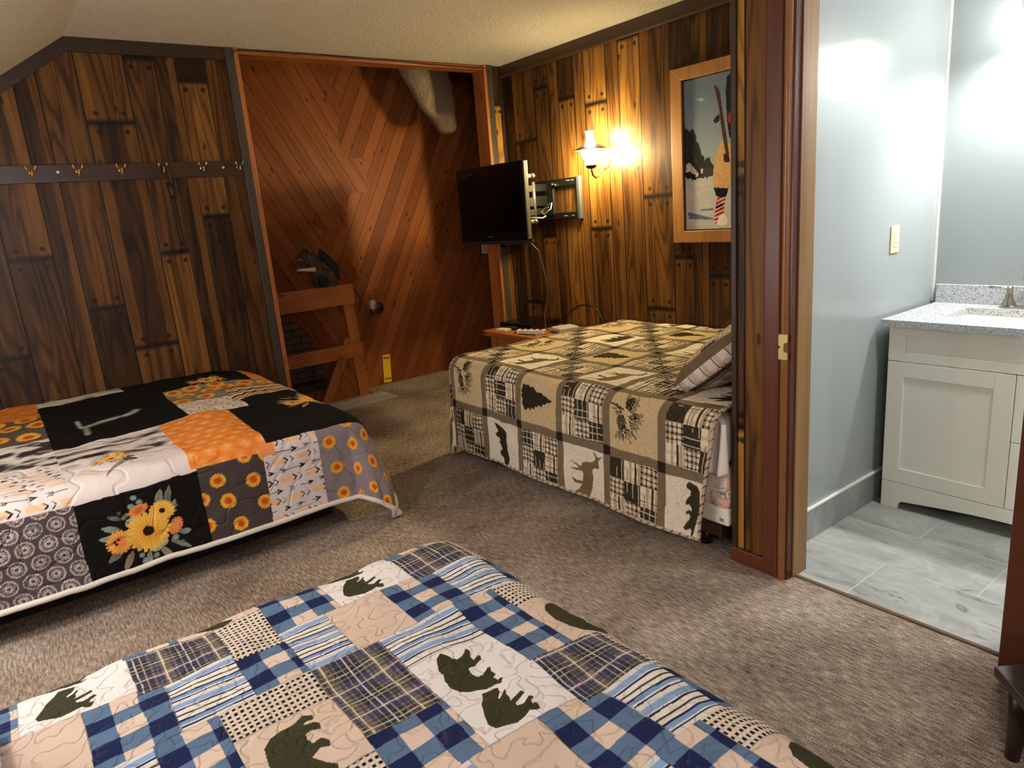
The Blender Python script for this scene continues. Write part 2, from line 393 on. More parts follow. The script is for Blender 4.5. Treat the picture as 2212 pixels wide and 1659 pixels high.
TREE=[(0.77,0.457),(0.668,0.437),(0.623,0.406),(0.53,0.396),(0.484,0.365),(0.37,0.358),(0.302,0.316),(0.254,0.284),(0.203,0.306),(0.133,0.264),(0.08,0.286),(0.003,0.265),(-0.004,0.34),(-0.039,0.401),(-0.001,0.449),(-0.044,0.484),(-0.003,0.559),(-0.026,0.618),(0.026,0.691),(0.064,0.724),(0.11,0.702),(0.148,0.667),(0.199,0.711),(0.229,0.651),(0.289,0.686),(0.329,0.619),(0.372,0.637),(0.397,0.592),(0.494,0.6),(0.516,0.549),(0.574,0.559),(0.634,0.508),(0.704,0.503)]
BEAR5=[(0.493,0.185),(0.51,0.127),(0.566,0.095),(0.64,0.102),(0.716,0.12),(0.835,0.13),(0.916,0.19),(0.952,0.336),(0.962,0.486),(0.917,0.626),(0.841,0.749),(0.758,0.807),(0.629,0.842),(0.652,0.783),(0.692,0.743),(0.602,0.728),(0.474,0.773),(0.442,0.746),(0.48,0.685),(0.59,0.61),(0.629,0.56),(0.581,0.525),(0.51,0.55),(0.486,0.522),(0.532,0.48),(0.62,0.475),(0.666,0.488),(0.674,0.432),(0.582,0.395),(0.496,0.418),(0.47,0.395),(0.517,0.332),(0.599,0.273),(0.608,0.217),(0.562,0.204)]
BEAR1=[(0.271,0.141),(0.357,0.137),(0.5,0.17),(0.597,0.251),(0.603,0.407),(0.612,0.543),(0.666,0.704),(0.611,0.809),(0.49,0.845),(0.481,0.719),(0.393,0.68),(0.377,0.626),(0.453,0.565),(0.415,0.503),(0.377,0.456),(0.426,0.418),(0.388,0.373),(0.301,0.365),(0.287,0.315),(0.38,0.27),(0.325,0.205)]
DEER=[(0.457,0.33),(0.582,0.286),(0.674,0.271),(0.729,0.236),(0.763,0.185),(0.717,0.11),(0.745,0.105),(0.783,0.149),(0.829,0.161),(0.928,0.11),(0.883,0.15),(0.814,0.218),(0.835,0.305),(0.799,0.349),(0.752,0.348),(0.695,0.386),(0.707,0.542),(0.676,0.667),(0.606,0.815),(0.517,0.878),(0.373,0.822),(0.273,0.853),(0.149,0.874),(0.369,0.774),(0.44,0.69),(0.266,0.678),(0.225,0.599),(0.322,0.632),(0.454,0.641),(0.478,0.52),(0.471,0.454),(0.258,0.479),(0.203,0.465),(0.398,0.419),(0.361,0.402),(0.2,0.35),(0.253,0.351),(0.446,0.382)]
PIC_TREES=[(3.046,1.937),(3.014,1.905),(2.977,1.914),(2.946,1.86),(2.925,1.78),(2.894,1.727),(2.85,1.709),(2.824,1.678),(2.825,1.608),(3.054,1.613)]
PIC_BUSH=[(3.035,1.64),(2.997,1.644),(2.955,1.633),(2.956,1.604),(2.998,1.601),(3.031,1.607)]
PIC_SNOWH=[(3.033,1.699),(3.005,1.707),(2.968,1.671),(2.932,1.631),(2.942,1.614),(3.035,1.633)]
PIC_SNOWR=[(2.915,1.662),(2.864,1.65),(2.869,1.626),(2.914,1.633)]
PIC_JACKET=[(2.758,1.809),(2.78,1.784),(2.801,1.745),(2.814,1.677),(2.823,1.608),(2.824,1.551),(2.791,1.534),(2.709,1.528),(2.688,1.527),(2.687,1.78),(2.728,1.799)]
PIC_PANTS=[(2.821,1.54),(2.709,1.528),(2.726,1.48),(2.756,1.472),(2.8,1.485)]
PIC_BOOT=[(2.791,1.477),(2.73,1.474),(2.739,1.432),(2.744,1.382),(2.718,1.338),(2.727,1.31),(2.802,1.312),(2.815,1.342),(2.81,1.392),(2.805,1.443)]
PIC_SOCK=[(2.805,1.439),(2.744,1.438),(2.741,1.418),(2.766,1.405),(2.805,1.414)]
PIC_TOE=[(2.802,1.312),(2.784,1.355),(2.757,1.379),(2.74,1.375),(2.718,1.338),(2.725,1.31),(2.758,1.304)]
PIC_SKI1=[(2.814,2.142),(2.785,2.126),(2.768,2.093),(2.752,1.997),(2.732,1.894),(2.712,1.783),(2.7,1.686),(2.721,1.689),(2.741,1.787),(2.761,1.898),(2.777,2.015),(2.798,2.092)]
PIC_SKI2=[(2.718,2.169),(2.697,2.185),(2.653,2.176),(2.654,1.817),(2.703,1.823),(2.719,1.919),(2.727,2.092)]
PIC_POLE=[(2.812,1.946),(2.778,1.968),(2.769,1.953),(2.774,1.927),(2.804,1.917),(2.819,1.933)]
PIC_GLOVE=[(2.746,1.732),(2.704,1.735),(2.7,1.68),(2.729,1.679),(2.746,1.698)]
PIC_CLOUD=[(2.951,2.08),(2.906,2.083),(2.876,2.068),(2.907,2.061)]
PIC_SH1=[(3.026,1.399),(2.965,1.385),(2.828,1.353),(2.815,1.342),(3.013,1.353)]
PIC_SH2=[(2.927,1.413),(2.827,1.415),(2.814,1.4),(2.918,1.401)]
# ------------------------------------------------------------------ camera
cam=bpy.data.cameras.new('camera'); camo=bpy.data.objects.new('camera',cam); COL.objects.link(camo)
cam.sensor_width=36.0; cam.lens=36.0*1500/2212; cam.clip_start=.02
R=Matrix(((0.79091368,0.20887472,-0.57517554),(-0.60669183,0.14496373,-0.78160767),(-0.0798785,0.96713849,0.24137638)))
camo.matrix_world=Matrix.Translation((0,0,1.5))@R.to_4x4()
scene.camera=camo

# ------------------------------------------------------------------ room shell
ZC=2.66          # flat ceiling
YB=4.925         # wall with the coat rail
XT=3.78          # wall behind the television
XL=-1.55         # knee wall
XP=2.28          # face of the bathroom partition
YR=-3.0          # wall behind the camera
SLOPE=.66
def zc(x): return ZC-SLOPE*max(0,.66-x)

def panel_wall(name, planks, P, zlow, ztop, extra=None, parent=None):
    """planks: (p0,p1,[(z joints)],[(tone,sapl,sapr) per segment from the bottom]); P(p,z) -> point"""
    vs=[];fs=[];uvs=[];at={k:[] for k in ('tone','sapl','sapr','seed','wid','len')}
    for (p0,p1,joints,segs) in planks:
        t0,t1=ztop(p0),ztop(p1); zs=[zlow]+[j for j in sorted(joints)]+[None]
        for i in range(len(zs)-1):
            a=zs[i]; b0,b1=(t0,t1) if zs[i+1] is None else (zs[i+1],)*2
            if b0-a<.004 and b1-a<.004: continue
            tone,sl,sr=segs[min(i,len(segs)-1)]
            n=len(vs); vs+=[P(p0,a),P(p1,a),P(p1,b1),P(p0,b0)]; fs.append((n,n+1,n+2,n+3))
            uvs+=[(0,0),(1,0),(1,b1-a),(0,b0-a)]
            for k,v in zip(('tone','sapl','sapr','seed','wid','len'),(tone,sl,sr,random.random(),abs(p1-p0),max(b0,b1)-a if zs[i+1] is not None else 50.)): at[k].append(v)
    me=bpy.data.meshes.new(name); me.from_pydata(vs,[],fs); me.update()
    ul=me.uv_layers.new(name='UVMap'); ul.data.foreach_set('uv',[c for q in uvs for c in q])
    for k,v in at.items():
        a=me.attributes.new(k,'FLOAT','FACE'); a.data.foreach_set('value',v)
    o=link(name,me,M['panel'],parent)
    if parent is None: o['kind']='structure'
    return o
def rnd_planks(a,b):
    out=[];p=a;s=1 if b>a else -1
    while abs(b-p)>.02:
        w=random.choice([.11,.13,.17,.2,.24]); q=p+s*w
        if abs(b-q)<.06 or (q-b)*s>0: q=b
        out.append((p,q,[random.uniform(.6,2.3)] if random.random()<.6 else [],[(random.uniform(.2,.5),random.choice([0,0,.25]),random.choice([0,0,.3])) for _ in range(2)])); p=q
    return out

back=rnd_planks(XL,-.05)+[(-.05,.149,[.9],[(.30,0,0),(.36,0,0)]),
 (.149,.371,[1.45],[(.34,0,0),(.42,0,.3)]),
 (.371,.486,[],[(.26,0,.36)]),
 (.486,.690,[1.119],[(.24,0,0),(.46,0,0)]),
 (.690,.948,[.843,2.20],[(.46,.10,0),(.26,.24,.22),(.46,.17,0)]),
 (.948,1.119,[1.413,2.571],[(.52,0,.26),(.36,0,0),(.2,0,0)]),
 (1.119,1.237,[],[(.26,0,.42)]),
 (1.237,1.413,[1.622,2.452],[(.25,0,0),(.58,0,0),(.14,0,0)]),
 (1.413,1.60,[],[(.42,0,0)])]
panel_wall('wall_back',[(a,b,j,[(t-.05,l,r) for t,l,r in sg]) for a,b,j,sg in back],lambda p,z:(p,YB,z),0,zc)
panel_wall('wall_back_corner',[(3.60,3.665,[],[(.3,0,0)]),(3.665,3.742,[1.2,2.36],[(.55,0,0),(.86,0,0),(.28,0,0)]),(3.742,XT,[],[(.16,0,0)])],lambda p,z:(p,YB,z),0,zc)
tvw=[(4.925,4.80,[],[(.16,0,0)]),(4.80,4.53,[.715,2.041],[(.46,.16,0),(.30,.16,0),(.40,.16,0)]),
 (4.53,4.36,[1.273,2.412],[(.46,0,.2),(.30,0,0),(.38,0,0)]),(4.36,4.24,[],[(.36,0,.32)]),
 (4.24,4.064,[2.286],[(.58,0,0),(.20,0,0)]),(4.064,3.953,[],[(.52,0,0)]),
 (3.953,3.73,[1.316,2.202],[(.46,.14,.16),(.62,.0,0),(.66,.26,.22)]),
 (3.73,3.608,[],[(.46,0,.36)]),(3.608,3.412,[1.771,2.568],[(.40,0,0),(.74,0,0),(.25,0,0)]),
 (3.412,3.155,[.743,1.518],[(.50,0,0),(.44,.14,0),(.40,.30,0)]),
 (3.155,2.99,[1.103],[(.34,0,0),(.26,0,0)]),(2.99,2.87,[],[(.30,0,.38)]),
 (2.87,2.71,[.984],[(.40,0,0),(.20,0,0)])]+rnd_planks(2.71,1.613)
panel_wall('wall_right',tvw,lambda p,z:(XT,p,z),0,zc)
part=[(1.613,1.569,[.59,1.545],[(.80,0,0),(.34,0,0),(.82,0,0)]),(1.569,1.474,[],[(.44,0,.42)])]
panel_wall('wall_partition',part,lambda p,z:(XP,p,z),0,lambda p:ZC)
struct('wall_partition_core',MB().box(XP+.002,XP+.12,1.376,1.611,0,ZC).box(XP+.12,XT+.1,1.502,1.611,0,ZC),plain('partition_core',(120,84,50),.5))
panel_wall('wall_front',rnd_planks(.640,YR),lambda p,z:(XP,p,z),0,lambda p:ZC)
struct('wall_front_header',MB().box(XP,XP+.12,.60,1.376,2.24,ZC),M['mahogany_y'])
panel_wall('wall_rear',rnd_planks(XP,XL),lambda p,z:(p,YR,z),0,zc)
panel_wall('wall_left',rnd_planks(YR,YB),lambda p,z:(XL,p,z),0,lambda p:zc(XL))
# ceiling (flat part, slope, landing)
mb=MB(); mb.add([(.66,YR,ZC),(XT,YR,ZC),(XT,YB+.14,ZC),(.66,YB+.14,ZC)],[(0,1,2,3)])
mb.add([(XL-.05,YR,zc(XL-.05)),(.66,YR,ZC),(.66,YB+.14,ZC),(XL-.05,YB+.14,zc(XL-.05))],[(0,1,2,3)])
struct('ceiling',mb,M['ceiling'])
struct('ceiling_landing',MB().box(.2,4.7,YB+.14,6.0,3.40,3.46),M['ceiling'])
# floors
mb=MB(); fz=0.0
for (a,b,c,d) in ((XL,2.33,YR,YB),(2.33,XT,1.50,YB),(1.0,4.7,YB,5.44),(2.62,4.7,5.44,5.95)):
    mb.add([(a,c,fz),(b,c,fz),(b,d,fz),(a,d,fz)],[(0,1,2,3)])
struct('floor',mb,M['carpet'])
struct('trim_1',MB().prism([(1.0,-.2),(2.70,-.2),(2.70,.004),(2.58,.072),(1.0,.075)],'y',5.35,5.44),plain('carpet_lip',(158,142,128),1.,0,.35,160.,.5),.015)   # carpeted lip of the stair opening
struct('floor_bathroom',MB().box(2.33,3.80,-.8,1.502,-.03,.0),M['tile'])
# landing: herringbone wall, side walls, stair well
struct('wall_far',MB().box(.2,4.7,5.90,6.0,-1.8,3.42),M['herring'])
struct('wall_landing_right',MB().box(4.7,4.8,YB,6.0,-.1,3.42),M['herring'])
struct('wall_landing_left',MB().box(.9,1.0,YB+.12,6.0,-1.8,3.42),plain('stair_side_boards',(96,44,20),.45,0,.3,8.))
struct('wall_landing_inner',MB().box(.9,1.60,YB+.02,YB+.13,-1.8,3.42).box(3.60,4.8,YB+.02,YB+.13,-.1,3.42).box(1.0,2.62,5.20,5.34,-1.8,-.02).box(1.6,3.6,YB+.02,YB+.13,2.68,3.42),plain('landing_boards',(110,54,26),.45,0,.3,8.))
# old brick breast and lower boards in the stair well
g=G('brick'); P=g.xyz(g.pos()); br=g.n('TexBrick',{'Color1':L4(92,66,44),'Color2':L4(74,52,36),'Mortar':L4(34,24,17),'Scale':1.0,'Mortar Size':.006,'Brick Width':.15,'Row Height':.062}); g.set(br.inputs['Vector'],g.vec(g.m_('ADD',P[0],g.m_('MULTIPLY',g.noise(g.pos(),8.),.02)),g.m_('ADD',P[2],g.m_('MULTIPLY',g.noise(g.pos(),6.),.04)),0.0))
M['brick']=g.done(br.outputs['Color'],.85,0,g.bump(br.outputs['Fac'],-.5,.006))
struct('wall_brick',MB().prism([(1.0,-.2),(2.20,-.2),(2.27,.30),(2.16,.62),(1.98,.80),(1.0,.86)],'y',5.84,5.90),M['brick'])
mb=MB()
for i in range(9): mb.box(1.05+i*.135,1.05+i*.135+.128,5.80,5.84,-1.6,.14)
struct('trim_2',mb,M['pine_z'],.004)
struct('trim_3',MB().box(1.05,2.22,5.66,5.86,.14,.20).box(2.14,2.17,5.78,5.84,.20,.32),M['dark_trim'],.006)
struct('floor_stairwell',MB().box(.9,2.7,5.3,6.0,-1.8,-1.7),M['carpet'])
# bathroom
XB=3.735
struct('wall_bathroom_left',MB().add([(XP+.12,1.50,0),(XB,1.50,0),(XB,1.50,2.46),(XP+.12,1.50,2.46)],[(0,1,2,3)]),M['grey_paint'])
struct('wall_bathroom_far',MB().add([(XB,1.50,0),(XB,-.8,0),(XB,-.8,2.46),(XB,1.50,2.46)],[(0,1,2,3)]),M['grey_paint'])
struct('wall_bathroom_right',MB().add([(XP+.12,-.8,0),(XB,-.8,0),(XB,-.8,2.46),(XP+.12,-.8,2.46)],[(0,1,2,3)]),M['grey_paint'])
struct('wall_bathroom_front',MB().add([(XP+.12,-.8,0),(XP+.12,.60,0),(XP+.12,.60,2.46),(XP+.12,-.8,2.46)],[(0,1,2,3)]).add([(XP+.12,.60,2.24),(XP+.12,1.5,2.24),(XP+.12,1.5,2.46),(XP+.12,.60,2.46)],[(0,1,2,3)]).add([(XP+.12,1.376,0),(XP+.12,1.5,0),(XP+.12,1.5,2.24),(XP+.12,1.376,2.24)],[(0,1,2,3)]),M['grey_paint'])
struct('ceiling_bathroom',MB().box(XP+.12,XB+.02,-.8,1.5,2.46,2.5),M['white_trim'])
struct('baseboard_bathroom',MB().box(XP+.12,XB,1.488,1.50,0,.14),M['marble'],.001)
struct('trim_4',MB().box(XP+.12,XB,1.486,1.50,.14,.150),M['white_trim'],.002)
struct('trim_5',MB().box(XB-.004,XB,1.488,1.499,.9,2.46),M['white_trim'])
# trims of the bedroom
mb=MB(); t=.022
mb.add([(XL,YB-t,zc(XL)),(.66,YB-t,ZC),(.66,YB-t,ZC-.078),(XL,YB-t,zc(XL)-.095)],[(0,1,2,3)])
mb.add([(XL,YB-t,zc(XL)-.095),(.66,YB-t,ZC-.078),(.66,YB,ZC-.078),(XL,YB,zc(XL)-.095)],[(0,1,2,3)])
mb.box(.66,1.60,YB-t,YB,ZC-.078,ZC)
struct('trim_6',mb,M['dark_trim'])
struct('trim_7',MB().box(XT-.02,XT,1.613,YB,ZC-.075,ZC).box(XT-.028,XT,1.613,YB,ZC-.092,ZC-.075),plain('brown_crown_trim',(66,44,26),.45,0,.2,30.),.003)
struct('trim_8',MB().box(1.545,1.598,YB-.03,YB+.02,0,ZC),M['grey_trim'],.003)      # charcoal upright, left of the opening
struct('trim_9',MB().box(1.598,1.628,YB-.032,YB+.13,0,ZC),M['pine_z'],.003)        # pine edge of the opening
struct('trim_10',MB().box(3.575,3.602,YB-.032,YB+.13,0,ZC),M['pine_z'],.003)
struct('trim_11',MB().box(3.604,3.662,YB-.03,YB+.02,0,ZC),M['grey_trim'],.003)
struct('trim_12',MB().box(1.628,3.575,YB-.012,YB+.13,ZC-.034,ZC-.004).box(1.628,3.575,YB-.02,YB-.012,ZC-.026,ZC-.010),M['pine_x'],.003)
struct('trim_13',MB().box(XP-.012,XP+.03,1.600,1.622,0,ZC),M['dark_trim_z'],.003)     # corner strip of the partition
struct('baseboard_partition',MB().box(XP-.016,XP,1.474,1.628,0,.062),M['mahogany_y'],.003)
# door casing, stop and jamb
cas=MB().box(XP-.020,XP,1.412,1.476,0,2.30)
tr=struct('trim_14',cas,M['mahogany'],.005)
MB().lathe([(.016,0),(.016,2.3)],(XP-.004,1.398,0),(0,0,1),16).build('door_stop',plain('worn_brown_stop',(128,84,46),.35,0,.25,26.),tr)
MB().box(XP-.004,XP+.03,1.374,1.386,0,2.30).box(XP-.01,XP+.02,1.384,1.390,0,2.3).build('casing_bead',plain('dark_red_bead',(74,26,16),.3),tr)
MB().box(XP+.03,XP+.125,1.368,1.380,0,2.30).build('oak_jamb',M['oak'],tr,.002)
sp=MB().prism([(1.378,.895),(1.412,.895),(1.412,.935),(1.404,.94),(1.412,.948),(1.412,.988),(1.378,.988),(1.378,.96),(1.392,.955),(1.392,.925),(1.378,.92)],'x',XP-.0235,XP-.019)
sp.build('strike_plate',plain('brass_plate',(206,186,130),.35,.6),tr)
tr=struct('trim_15',MB().box(XP-.020,XP+.14,.50,.648,0,2.30),plain('right_red_brown_casing',(84,42,24),.36,0,.15,20.),.006)
struct('trim_16',MB().box(2.322,2.336,.648,1.37,-.001,.007),plain('carpet_edge_strip',(104,84,66),.95,0,.5,260.))

# ------------------------------------------------------------------ coat rail with hooks
t=thing('coat_rail','dark brown coat rail board with six metal hooks on the panelled wall','coat rail',(.9,YB,1.90))
MB().box(-.35,1.548,YB-.022,YB,1.868,1.966).build('board',mat_wood('rail_board',[(36,22,14),(54,34,22),(66,43,28)],'x',.35),t,.002)
def hook(x,z,mat,first=None):
    if first is None:
        y=YB-.022; b=MB()
        b.lathe([(.0,-.003),(.013,-.003),(.014,.0),(.010,.004),(0,.004)],(x,y,z),(0,-1,0),18)
        b.tube([(x,y,z-.004),(x,y-.012,z-.024),(x,y-.030,z-.030),(x,y-.042,z-.018),(x,y-.045,z-.002)],[.006,.006,.0055,.005,.0045],10)
        for s in (-1,1): b.tube([(x,y-.004,z),(x+s*.010,y-.018,z+.006),(x+s*.020,y-.034,z+.014),(x+s*.024,y-.042,z+.026)],[.006,.0055,.005,.004],10)
        b.ball((x,y-.045,z+.001),.006,.006,.006,10,6); b.ball((x-.024,y-.042,z+.028),.006,.006,.006,10,6); b.ball((x+.024,y-.042,z+.028),.006,.006,.006,10,6)
        o=b.build('hook',mat,t); o['label']='worn brass double coat hook'; return o
    o=first.copy(); COL.objects.link(o); o.parent=t; o.location=first.location.copy(); o.location.x+=x
    return o
h0=hook(.357,1.927,M['brass'])
for dx in (.588-.357,.813-.357,1.045-.357): hook(dx,0,None,h0)
hc=hook(1.281,1.925,M['chrome']); hc['label']='bright chrome double coat hook'
hook(1.511-1.281,0,None,hc)
for x in (.488,1.416):
    MB().lathe([(0,.004),(.006,.003),(.008,0)],(x,YB-.022,1.925),(0,-1,0),14).build('screw_cap',plain('white_cap',(230,222,214),.3),t)
# black strap looped over the fourth hook
b=MB()
x=1.045; y=YB-.058
b.tube([(x-.012,y,1.93),(x-.008,y-.004,1.945),(x+.012,y-.004,1.945),(x+.022,y,1.92),(x+.030,y,1.85),(x+.024,y+.01,1.80)],.0065,8)
b.tube([(x-.012,y,1.93),(x-.004,y,1.87),(x+.018,y+.006,1.82),(x+.024,y+.01,1.80)],.0065,8)
b.tube([(x+.008,y+.006,1.84),(x+.022,y+.01,1.80),(x+.026,y+.014,1.765),(x+.018,y+.016,1.745)],[.010,.014,.012,.006],10)
b.tube([(x+.020,y+.012,1.77),(x+.012,y+.030,1.70),(x+.016,y+.04,1.62),(x+.014,y+.044,1.54),(x+.020,y+.044,1.45),(x+.018,y+.044,1.41)],[.008,.007,.007,.006,.0045,.006],8)
b.tube([(x+.018,y+.046,1.41),(x+.006,y+.05,1.37),(x+.014,y+.05,1.32),(x+.008,y+.05,1.29)],.0016,6)
tag(b.build('strap',M['cord']),'black strap looped over a hook of the coat rail, hanging down the panelling','strap')

# ------------------------------------------------------------------ stair railing
t=thing('stair_railing','pine stair railing with two flat rails, post and diagonal brace on the landing','railing',(2.1,5.48,0))
for (za,zb,xa,xb,zr) in ((.852,1.022,1.60,2.452,-.004),(.405,.520,1.60,2.47,0)):
    MB().prism([(xa,za),(xb,za),(xb,zb),(xa,zb)],'y',5.445,5.483).build('rail',M['pine_x'],t,.004)
MB().bar((2.410,5.505,.86),(2.462,5.505,-.25),.09,.04,(0,1,0)).build('post',M['pine_z'],t,.003)
MB().bar((2.375,5.50,.56),(2.085,5.50,.02),.075,.036,(0,1,0)).build('brace',M['pine_z'],t,.003)
# small stuffed animal on the upper rail
g=G('grizzled_fur'); P=g.pos(); n=g.noise(g.scale(P,(90,90,30)),1,5,.7); m=g.noise(P,14,3)
M['fur']=g.done(g.ramp(g.m_('ADD',g.m_('MULTIPLY',n,.6),g.m_('MULTIPLY',m,.4)),[(.32,L4(24,18,15)),(.5,L4(72,58,46)),(.68,L4(128,108,84))]),.9,0,g.bump(n,1.,.02))
M['fur_dark']=plain('dark_fur',(22,17,15),.9,0,.4,60.,.6); M['fur_pale']=plain('pale_fur',(196,180,156),.9,0,.15,70.,.5)
t=thing('mounted_animal','small stuffed animal with grizzled dark fur perched on the upper stair rail','stuffed animal',(2.2,5.465,1.022))
y0=5.462
b=MB(); b.loft([((2.235,y0,1.018),(.085,0,0),(0,.05,0)),((2.235,y0,1.05),(.098,0,0),(0,.06,0)),((2.22,y0,1.11),(.098,0,0),(0,.062,0)),((2.195,y0,1.17),(.080,0,0),(0,.056,0)),((2.165,y0,1.215),(.056,0,0.01),(0,.046,0)),((2.125,y0,1.245),(.040,0,.03),(0,.040,0)),((2.095,y0,1.262),(.02,0,.045),(0,.044,0)),((2.060,y0,1.262),(.006,0,.050),(0,.044,0)),((2.030,y0,1.240),(-.008,0,.036),(0,.032,0)),((2.000,y0,1.215),(-.008,0,.020),(0,.018,0)),((1.985,y0,1.203),(-.003,0,.008),(0,.008,0))],20)
b.build('body',M['fur'],t)
for s in (-1,1): MB().ball((2.095,y0+s*.03,1.312),.014,.008,.020,12,8).build('ear',M['fur_dark'],t)
b=MB(); b.ball((2.040,y0-.028,1.250),.022,.009,.009,14,8,Matrix.Rotation(.35,3,'Y')); b.build('eye_patch',M['fur_pale'],t)
MB().ball((2.032,y0-.037,1.251),.006,.005,.006,10,8).build('eye',M['black_plastic'],t)
MB().ball((1.983,y0,1.205),.007,.008,.006,10,8).build('nose',M['black_plastic'],t)
b=MB()
for s in (-1,1): b.tube([(2.14,y0+s*.035,1.165),(2.09,y0+s*.03,1.168),(2.045,y0+s*.018,1.172),(2.005,y0+s*.010,1.172)],[.020,.014,.011,.009],10)
b.build('foreleg',M['fur_pale'],t)
b=MB()
for s in (-1,1): b.ball((2.19,y0+s*.045,1.065),.055,.028,.05,14,10)
b.build('hind_leg',M['fur_dark'],t)
MB().tube([(2.30,y0+.02,1.03),(2.335,y0+.03,1.09),(2.318,y0+.03,1.17),(2.268,y0+.03,1.23),(2.235,y0+.03,1.285),(2.225,y0+.03,1.318)],[.022,.034,.042,.040,.030,.006],12).build('tail',M['fur_dark'],t)
t.location.z+=.006
# ------------------------------------------------------------------ deer head above the landing
t=thing('deer_head','grey-brown mounted deer head hanging high above the landing','trophy head',(3.52,5.88,2.6))
g=G('deer_hide'); P=g.xyz(g.pos()); n=g.noise(g.scale(g.pos(),(60,60,16)),1,4,.7)
fx=g.m_('MULTIPLY',g.mr(P[0],3.27,3.305),g.mr(g.m_('ADD',P[2],g.m_('MULTIPLY',P[0],.6)),4.29,4.33))
M['nost']=plain('dark_nostril',(44,28,22),.6)
col=g.mix(fx,g.ramp(n,[(.3,L4(98,82,62)),(.7,L4(152,133,104))]),g.ramp(n,[(.3,L4(36,26,20)),(.7,L4(60,44,34))]))
col=g.mix(g.mr(P[2],2.36,2.29),col,L4(86,66,50)); M['hide']=g.done(col,.85,0,g.bump(n,.6,.01))
b=MB()
rg=[((3.38,5.865,3.12),(.17,0,0),(0,.02,.17)),((3.37,5.76,3.12),(.18,0,0),(0,.05,.17)),((3.345,5.60,3.06),(.22,.02,0),(0,.13,.12)),((3.335,5.49,2.86),(.245,.03,.02),(0,.16,.05)),((3.345,5.42,2.67),(.238,.04,.02),(0,.16,.03)),
 ((3.372,5.38,2.54),(.212,.04,.02),(0,.14,.02)),((3.395,5.35,2.41),(.184,.04,.02),(0,.12,.01)),((3.412,5.33,2.33),(.142,.035,.02),(0,.10,.0)),((3.425,5.31,2.27),(.122,.03,.015),(0,.088,0)),((3.432,5.30,2.225),(.110,.03,.01),(0,.08,0)),((3.436,5.30,2.196),(.085,.02,.01),(0,.062,0)),((3.436,5.305,2.182),(.04,.01,0),(0,.03,0))]
b.loft(rg,26).build('head',M['hide'],t)
for q in ((3.385,5.226,2.262),(3.49,5.25,2.27)): MB().ball(q,.024,.010,.014,12,8,Matrix.Rotation(.6,3,'Y')).build('nostril',M['nost'],t)
for s_,x0 in ((-1,3.20),(1,3.50)): MB().ball((x0+s_*.14,5.62,3.12),.12,.03,.04,14,8,Matrix.Rotation(s_*-.2,3,'Y')).build('ear',M['hide'],t)
# ------------------------------------------------------------------ unlit sconce, sign, switch on the far wall
t=thing('wall_sconce','small unlit wall lamp with clear glass chimney above the yellow sign','wall lamp',(2.88,5.9,.72))
b=MB().lathe([(0,.022),(.012,.022),(.03,.016),(.045,.010),(.050,.004),(.050,0)],(2.88,5.9,.722),(0,-1,0),26); b.build('backplate',M['black_metal'],t)
MB().tube([(2.88,5.885,.722),(2.85,5.83,.700),(2.79,5.80,.705)],.006,8).build('arm',M['bronze'],t)
MB().lathe([(.0,0),(.018,0),(.026,.012),(.028,.04),(.024,.05),(0,.05)],(2.772,5.79,.685),(0,0,1),22).build('socket',M['bronze'],t)
MB().lathe([(0,0),(.014,.0),(.014,.02),(.024,.048),(.026,.062),(.018,.080),(0,.088)],(2.772,5.79,.735),(0,0,1),20).build('bulb',plain('white_bulb',(236,232,224),.3),t)
MB().lathe([(.030,0),(.044,.03),(.046,.05),(.030,.085),(.022,.12),(.024,.16)],(2.772,5.79,.735),(0,0,1),24).build('chimney',M['glass'],t)
t=thing('sign','yellow metal warning sign low on the diagonal boards by the landing','sign',(2.886,5.897,.14))
Ms=Matrix.Translation((2.886,5.896,.146))@Matrix.Rotation(math.radians(4),4,'Y')
b=MB(); b.box(-.040,.040,-.003,.003,-.134,.134,Ms); b.build('plate',M['label_yellow'],t,.006)
Mt=Ms@Matrix.Translation((0,-.0036,0))@Matrix.Rotation(PI/2,4,'X')
text_mesh('lettering','PREVENT',.017,Mt@Matrix.Translation((0,.100,0))@Matrix.Scale(1.35,4,(0,1,0)),M['ink'],t,.0006,.0006)
text_mesh('lettering','WILDFIRES',.0135,Mt@Matrix.Translation((0,-.098,0))@Matrix.Scale(1.6,4,(0,1,0)),M['ink'],t,.0006,.0005)
t=thing('light_switch','white switch plate on the far boards, half hidden by the television','light switch',(4.15,5.9,1.17))
MB().box(4.10,4.19,5.893,5.90,1.10,1.22).build('plate',M['cream_plastic'],t,.004)
MB().box(4.14,4.152,5.885,5.893,1.15,1.17).build('toggle',M['cream_plastic'],t,.001)
# thin wire along the head of the opening
tag(MB().tube([(1.585,YB-.036,2.60),(1.60,YB-.036,2.636),(1.64,YB-.036,2.644),(2.1,YB-.028,2.651),(2.6,YB-.028,2.640),(2.62,YB-.028,2.642),(3.1,YB-.028,2.634),(3.50,YB-.034,2.628),(3.56,YB-.036,2.632),(3.60,YB-.038,2.626),(3.625,YB-.038,2.60)],.0035,6).build('wire',M['cord']),'thin black wire tacked along the head of the wide opening','wire')

